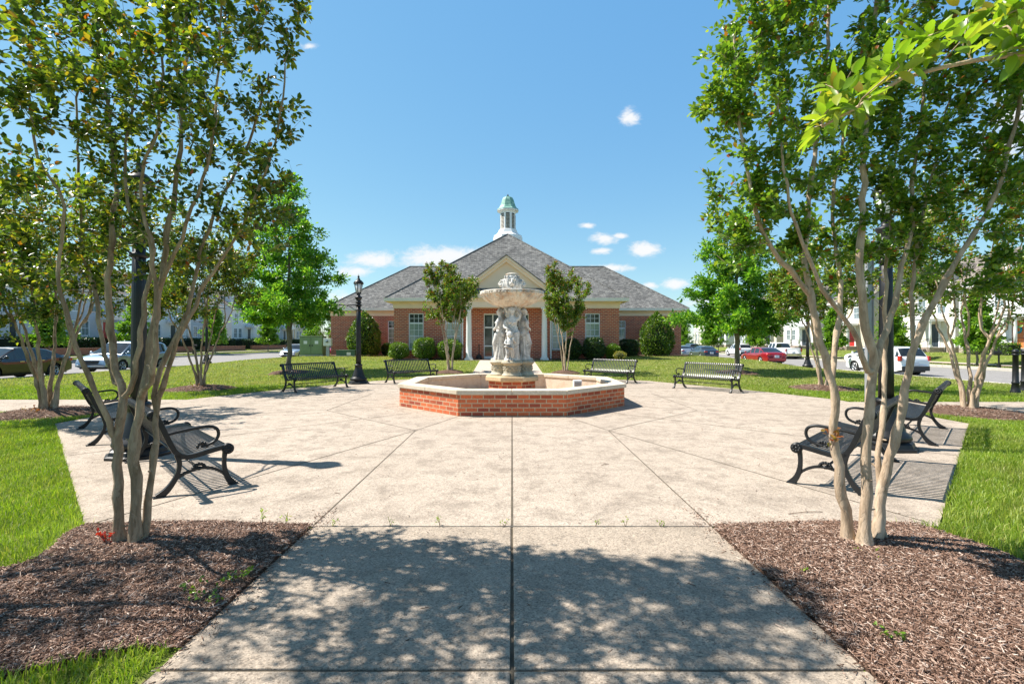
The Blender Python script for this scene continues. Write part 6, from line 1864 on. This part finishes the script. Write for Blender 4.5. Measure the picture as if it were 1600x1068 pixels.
        prev = sec
    bo = body.build('body', [M[pm], M['trim'], M['chrome']], root, uv=False)
    bo.data.materials[0] = M[pm]
    for k, nm in (('windshield', 'windshield'), ('rear_window', 'rear_window'), ('l', 'side_window'), ('rr', 'side_window')):
        if parts[k].f: parts[k].build(nm, M['carglass'], root, uv=False)
    # lights, plate, mirrors, handles
    zl = interp(top, L / 2 - .12) - .10
    for s in (-1, 1):
        mb = MB()
        vs = [(L / 2 - .02, s * W * .27, zl - .09), (L / 2 - .05, s * W * .42, zl - .06), (L / 2 - .34, s * W * .463, zl + .03), (L / 2 - .32, s * W * .43, zl + .12), (L / 2 - .10, s * W * .30, zl + .05)]
        c = Vector((L / 2 - .3, s * W * .3, zl - .02))
        mb.add(vs + [c], [(0, 1, 4), (1, 2, 3), (1, 3, 4), (0, 4, 5), (4, 3, 5), (3, 2, 5), (2, 1, 5), (1, 0, 5)]); mb.build('headlight', M['headlight'], root, uv=False, recalc=True)
        mb = MB(); zt = interp(top, -L / 2 + .1) - .16
        if kind in ('suv', 'van'): mb.box(-L / 2 + .0, -L / 2 + .22, s * W * .40 if s > 0 else -W * .474, W * .474 if s > 0 else s * W * .40, zt - .06, zt + .22)
        elif kind == 'pickup': mb.box(-L / 2 - .012, -L / 2 + .08, s * W * .40 if s > 0 else -W * .468, W * .468 if s > 0 else -W * .40, zt - .22, zt + .14)
        else: mb.box(-L / 2 - .012, -L / 2 + .24, s * W * .26 if s > 0 else -W * .452, W * .452 if s > 0 else -W * .26, zt - .05, zt + .09)
        mb.build('tail_light', M['taillight'], root, bevel=.02)
        mb = MB(); mxp = roof[-1][0] - .28; mz = interp(top, mxp) + .08
        mb.tube([(mxp, s * W * .44, mz - .04), (mxp - .02, s * (W * .5 + .04), mz)], .02, 6); mb.ball((mxp - .03, s * (W * .5 + .10), mz + .03), (.06, .10, .075), 10, 8); mb.build('mirror', M[pm], root, uv=False)
    mb = MB(); mb.box(-L / 2 - .045, -L / 2 - .036 if kind != 'x' else 0, -.16, .16, .62 if kind != 'sedan' else .66, .78 if kind != 'sedan' else .80)
    mb.box(-L / 2 - .036, -L / 2 + .06, -.18, .18, .60, .82); mb.build('licence_plate', M['plate'], root)
    mb = MB()
    for i in range(5): mb.box(L / 2 - .06, L / 2 + .012, -W * .22, W * .22, .50 + i * .035, .515 + i * .035)
    mb.box(L / 2 - .08, L / 2 - .01, -W * .24, W * .24, .48, .69); mb.build('grille', M['trim'], root)
    mb = MB()
    for s in (-1, 1):
        for x in ((-.75, .2) if kind != 'pickup' else (-.4, .6)):
            z = interp(top, x) - .12; y = hw(x, z); mb.box(x - .1, x + .1, s * y - .015, s * y + .02, z - .015, z + .015)
    mb.build('door_handle', M['chrome'] if kind != 'van' else M[pm], root)
    wt, rm, dc = make_wheel(r)
    first = None
    for x in K['wb']:
        for s in (-1, 1):
            p = (x, s * (W / 2 - .125), r)
            if first is None:
                first = wt.build('wheel', M['tyre'], root, uv=False); rim = rm.build('rim', M['rim'], first, uv=False); dd = dc.build('brake_disc', M['trim'], first, uv=False); first.location = p
            else: copy_tree(first, p, parent=root)
    return root
N_, S_ = PI / 2, -PI / 2
RZ = -.118; RR = -.348
gR, gL = 'cars parked along the right road', 'cars parked along the left road'
make_car('red sedan parked at the near kerb behind the bench, tail lights this way', 'car', 'sedan', 'p_red', (22.5, 43.4, RR), N_, gR, 'parked_car')
make_car('dark navy sedan parked beyond the red sedan', 'car', 'sedan', 'p_navy', (22.4, 56.5, RR), N_, gR, 'parked_car')
make_car('silver sedan parked just ahead of the navy sedan', 'car', 'sedan', 'p_silver', (22.5, 64.0, RR), N_, gR, 'parked_car')
make_car('white crossover with tall red tail lights behind the pale barked tree', 'car', 'suv', 'p_white', (23.0, 29.8, RR), N_, gR, 'parked_car')
make_car('white sedan at the far kerb, nose showing past the white crossover', 'car', 'sedan', 'p_white', (31.9, 42.8, RR), N_, gR, 'parked_car')
make_car('white pickup truck with crew cab at the far kerb', 'pickup truck', 'pickup', 'p_white', (31.9, 57.5, RR), N_, gR, 'parked_truck')
make_car('white sport utility car at the far kerb ahead of the pickup', 'car', 'suv', 'p_white', (31.9, 68.0, RR), N_, gR, 'parked_car')
make_car('dark slate wagon far down the road next to the hall corner', 'car', 'suv', 'p_slate', (31.8, 86.0, RR), N_, gR, 'parked_car')
make_car('black sedan cut by the left picture edge', 'car', 'sedan', 'p_blackcar', (-23.25, 22.2, RZ), S_, gL, 'parked_car')
make_car('blue silver minivan with headlights this way, behind the dark leaved tree', 'minivan', 'van', 'p_steelblue', (-23.3, 29.2, RZ), S_, gL, 'parked_minivan')
make_car('pale silver sedan partly hidden by the green cabinet', 'car', 'sedan', 'p_silver', (-23.2, 52.2, RZ), S_, gL, 'parked_car')
make_car('red car glimpsed between meter box and brick hall', 'car', 'sedan', 'p_red', (-23.3, 63.0, RZ), S_, gL, 'parked_car')
# ------------------------------------------------------------------ townhouses (front faces local -y)
def townhouse(loc, rz, label, sid, door, W=7.6, stone=True, wreath=False, dorm=True, porch=True, seed=0, group=None):
    rg = random.Random(seed)
    root = empty('townhouse', loc, rz, label, 'house', group)
    D, E, RG = 11.0, 6.7, 10.4
    bz = .95
    wins = [(.7, 1.75, bz + .75, bz + 2.45), (2.1, 3.15, bz + .75, bz + 2.45), (.9, 2.0, 4.3, 5.9), (3.2, 4.3, 4.3, 5.9), (5.5, 6.6, 4.3, 5.9)]
    dr = (4.75, 5.85, bz + .02, bz + 2.35)
    mb = MB(); mb.open_wall(0, W, bz - .1, E, 0, wins + [dr], .1)
    mb.add([(0, 0, bz - .1), (0, D, bz - .1), (0, D, E), (0, D / 2, RG - .2), (0, 0, E)], [(0, 4, 3, 2, 1)]); mb.add([(W, 0, bz - .1), (W, D, bz - .1), (W, D, E), (W, D / 2, RG - .2), (W, 0, E)], [(0, 1, 2, 3, 4)])
    mb.add([(0, D, 0), (W, D, 0), (W, D, E), (0, D, E)], [(3, 2, 1, 0)])
    mb.build('wall', M[sid], root)
    mb = MB(); mb.box(-.03, W + .03, -.05, D, -.6, bz); mb.build('foundation', M['stone'] if stone else M['pbrick'], root)
    for a, b, c, d in wins: window(root, a, b, c, d, .05, 2, 2, M['wframe'], M['hglass'], fw=.1)
    mb = MB(); a, b, c, d = dr
    mb.box(a - .14, a + .05, -.06, .08, bz, d + .12); mb.box(b - .05, b + .14, -.06, .08, bz, d + .12); mb.box(a - .2, b + .2, -.10, .08, d + .121, d + .36); mb.build('door_frame', M['white'], root)
    mb = MB(); mb.box(a + .06, b - .06, .03, .08, c, d + .1)
    for z0, z1 in ((c + .15, c + .9), (c + 1.05, c + 1.75)):
        for x0, x1 in ((a + .16, (a + b) / 2 - .05), ((a + b) / 2 + .05, b - .16)): mb.box(x0, x1, .012, .031, z0, z1)
    dd = mb.build('door', M[door], root)
    mb = MB(); mb.ball((b - .16, 0, c + 1.0), .035); mb.build('handle', M['chrome'], dd)
    if wreath:
        mb = MB()
        for q in range(20):
            t = 2 * PI * q / 20; mb.ball(((a + b) / 2 + .24 * math.cos(t), -.02, c + 1.55 + .24 * math.sin(t)), (.08, .06, .08), 6, 5)
        mb.build('wreath', M['wreath'], dd)
    # roof with eave trim
    mb = MB(); o = .35; sl = (RG - E) / (D / 2)
    for s, y0, y1 in ((1, -o, D / 2), (-1, D + o, D / 2)):
        z0 = E - o * sl + .06
        vs = [(-.15, y0, z0), (W + .15, y0, z0), (W + .15, y1, RG), (-.15, y1, RG), (-.15, y0, z0 - .12), (W + .15, y0, z0 - .12), (W + .15, y1, RG - .12), (-.15, y1, RG - .12)]
        fs = [(0, 1, 2, 3), (4, 7, 6, 5), (0, 4, 5, 1), (0, 3, 7, 4), (1, 5, 6, 2)]
        mb.add(vs, fs if s > 0 else [f[::-1] for f in fs])
    rf = mb.build('roof', M['shingle2'], root)
    mb = MB(); mb.box(-.05, W + .05, -.33, -.20, E - .22, E - .02); mb.box(-.02, W + .02, -.2, -.003, E - .22, E - .16); mb.box(-.02, W + .02, -.05, -.003, E - .55, E - .221)
    for x in (-.02, W - .12): mb.box(x, x + .14, -.04, -.003, bz + .01, E - .56)
    mb.build('trim', M['white'], root)
    if dorm:
        for xc in ((W * .27, W * .73) if seed % 2 else (W * .5,)):
            mb = MB(); y0 = .9; z0 = E + y0 * sl - .1
            mb.open_wall(xc - .62, xc + .62, z0, z0 + 1.65, y0, [(xc - .36, xc + .36, z0 + .35, z0 + 1.5)], .08)
            mb.add([(xc - .62, y0, z0 + 1.65), (xc + .62, y0, z0 + 1.65), (xc, y0, z0 + 2.15)], [(0, 1, 2)])
            for s in (-1, 1): mb.add([(xc + s * .62, y0, z0), (xc + s * .62, y0, z0 + 1.65), (xc + s * .62, y0 + 2.6, z0 + 1.65)], [(0, 1, 2) if s < 0 else (2, 1, 0)])
            dm = mb.build('dormer', M[sid], root)
            mb = MB()
            for s in (-1, 1):
                A, B = Vector((xc, y0 - .18, z0 + 2.27)), Vector((xc + s * .8, y0 - .18, z0 + 1.62))
                vs = [A, B, B + Vector((0, 3.0, 0)), A + Vector((0, 3.4, 0)), A - Vector((0, 0, .1)), B - Vector((0, 0, .1))]
                fs = [(0, 1, 2, 3), (0, 4, 5, 1)]
                mb.add(vs, fs if s > 0 else [f[::-1] for f in fs])
            mb.build('dormer_roof', M['shingle2'], dm)
            w = window(dm, xc - .36, xc + .36, z0 + .35, z0 + 1.5, y0 + .04, 2, 2, M['wframe'], M['hglass'], fw=.06)
    # stoop and steps, railing, small porch roof on columns
    mb = MB(); mb.box(4.2, 6.4, -1.5, -.06, -.6, bz)
    for i in range(6): mb.box(4.55, 6.05, -1.5 - .32 * (i + 1), -1.5 - .32 * i - .002, -.7, bz - .15 * (i + 1))
    mb.build('steps', M['stone'] if stone else M['path'], root)
    mb = MB()
    for x in (4.42, 6.18):
        mb.tube([(x, -1.42, bz), (x, -1.42, bz + .9)], .02, 6); mb.tube([(x, -3.2, bz - .85), (x, -3.2, bz + .05)], .02, 6); mb.tube([(x, -.1, bz + .88), (x, -1.42, bz + .88), (x, -3.2, bz + .03)], .022, 6)
        for q in range(9):
            t = q / 9; mb.tube([(x, -1.42 - 1.78 * t, bz - .85 * t), (x, -1.42 - 1.78 * t, bz + .88 - .85 * t)], .01, 4)
    mb.build('railing', M['black'], root)
    if porch:
        mb = MB(); mb.box(4.1, 6.5, -1.55, -.11, bz + 2.62, bz + 2.85)
        mb.add([(4.0, -1.65, bz + 2.851), (6.6, -1.65, bz + 2.851), (5.3, -1.65, bz + 3.6), (4.0, -.11, bz + 2.851), (6.6, -.11, bz + 2.851), (5.3, -.11, bz + 3.6)], [(0, 1, 2), (0, 2, 5, 3), (1, 4, 5, 2)])
        mb.build('porch_roof', M['white'], root)
        for x in (4.28, 6.32):
            mb = MB(); mb.box(x - .14, x + .14, -1.47, -1.19, bz + .001, bz + .2); mb.lathe([(.11, bz + .2), (.11, bz + 1.4), (.09, bz + 2.5), (.13, bz + 2.56), (.13, bz + 2.618)], 14, (x, -1.33, 0)); mb.build('porch_column', M['white'], root)
    return root
# right row: fronts face -x; left row: fronts face +x
RIGHT = [(24.2, 'sid_white', 'door_dark', 'white house cut by the right picture edge'), (33.0, 'sid_white', 'door_dark', 'white clapboard house with stone steps left of the bollards'), (41.8, 'sid_white', 'door_orange', 'white house with orange door and teal wreath'),
         (50.6, 'sid_cream', 'door_dark', 'cream house behind the slender trees and white crossover'), (63.2, 'sid_tan', 'door_red', 'tan house with red door and roof dormer'), (72.0, 'sid_white', 'door_dark', 'white house behind the pickup truck'),
         (80.8, 'sid_tan', 'door_dark', 'tan house beyond the white sport utility car'), (89.6, 'sid_grey', 'door_red', 'grey house far down the right road'), (99.8, 'sid_white', 'door_dark', 'white house second from the far end of the right row'), (109.8, 'sid_cream', 'door_dark', 'cream house at the far end of the right row')]
for i, (yc, sd, dr, lab) in enumerate(RIGHT):
    off = (0, .5, -.3, .4, .9, .1, -.4, .5, 0, .3)[i]
    townhouse((42.6 + off, yc + 3.8, .1), -PI / 2, lab, sd, dr, wreath=(dr == 'door_orange'), seed=i, group='townhouses along the right road', dorm=(i not in (1,)))
LEFT = [(24, 'sid_grey', 'door_dark', 'grey house at the left picture edge behind the black sedan'), (34, 'sid_grey', 'door_dark', 'pale grey house with white porch columns behind the leafy myrtle'), (44, 'sid_white', 'door_dark', 'white house behind the black sedan roof'), (54, 'sid_grey', 'door_red', 'grey house behind the minivan'),
        (64, 'sid_white', 'door_dark', 'white house with paired windows between the myrtle trunks'), (74, 'sid_grey', 'door_dark', 'grey house behind the hedge left of the oak'), (84, 'sid_white', 'door_dark', 'white house behind the oak trunk'), (96, 'sid_grey', 'door_dark', 'grey house at the far end of the left row'), (108, 'sid_tan', 'door_dark', 'tan house closing the left row')]
for i, (yc, sd, dr, lab) in enumerate(LEFT):
    townhouse((-46.5 + (0, .6, -.2)[i % 3], yc - 4, .55), PI / 2, lab, sd, dr, W=8.2, stone=True, seed=i + 1, group='townhouses along the left road')
# brick planter walls with hedges before the left row
for i, (y0, y1) in enumerate(((30, 39), (41, 50), (52, 62), (64, 74), (76, 88), (90, 104))):
    mb = MB(); mb.box(-41.2, -40.9, y0, y1, 0, .95); mb.box(-41.26, -40.84, y0 - .05, y1 + .05, .951, 1.03)
    nm = ['first', 'second', 'third', 'fourth', 'fifth', 'sixth'][i]
    o = mb.build('planter_wall', M['pbrick']); setp(o, 'low brick garden wall across the left road, %s from the picture edge' % nm, 'wall', 'brick garden walls on the left')
    rg = np.random.default_rng(i); n = 5200
    c = np.stack([rg.uniform(-44.0, -42.4, n), rg.uniform(y0, y1, n), rg.uniform(.6, 2.0, n) + .12 * np.sin(np.arange(n))], 1)
    edge = rg.integers(0, 3, n); c[edge == 0, 0] = -42.4 + rg.normal(0, .06, (edge == 0).sum()); c[edge == 1, 2] = 1.95 + rg.normal(0, .06, (edge == 1).sum())
    V, Fs = leaves_np(c, rg.normal(size=(n, 3)) + np.array([.6, 0, .5]), .16, .10, rg)
    root = empty('hedge', (0, 0, 0), 0, 'dark clipped hedge behind the low brick garden wall, %s from the picture edge' % nm, 'hedge', 'hedges on the left')
    np_mesh('foliage', V, Fs, M['hedge'], root)
    mb = MB(); mb.box(-43.9, -42.5, y0 + .1, y1 - .1, .3, 1.85); mb.build('inner_core', M['core'], root)  # dark box added as a core behind the hedge leaves
for i, (y0, y1) in enumerate(((30, 34.5), (38.5, 42.5), (48, 52), (60, 64))):
    rg = np.random.default_rng(40 + i); n = 3000
    c = np.stack([rg.uniform(39.6, 40.8, n), rg.uniform(y0, y1, n), rg.uniform(.6, 1.5, n)], 1)
    V, Fs = leaves_np(c, rg.normal(size=(n, 3)) + np.array([-.6, 0, .5]), .14, .09, rg)
    root = empty('hedge', (0, 0, 0), 0, 'bright green low hedge before the right houses, %s along the road' % ['first', 'second', 'third', 'fourth'][i], 'hedge', 'hedges on the right')
    np_mesh('foliage', V, Fs, M['boxwood'], root)
    mb = MB(); mb.box(39.7, 40.7, y0 + .1, y1 - .1, .3, 1.35); mb.build('inner_core', M['core'], root)  # added dark core filling the low hedge
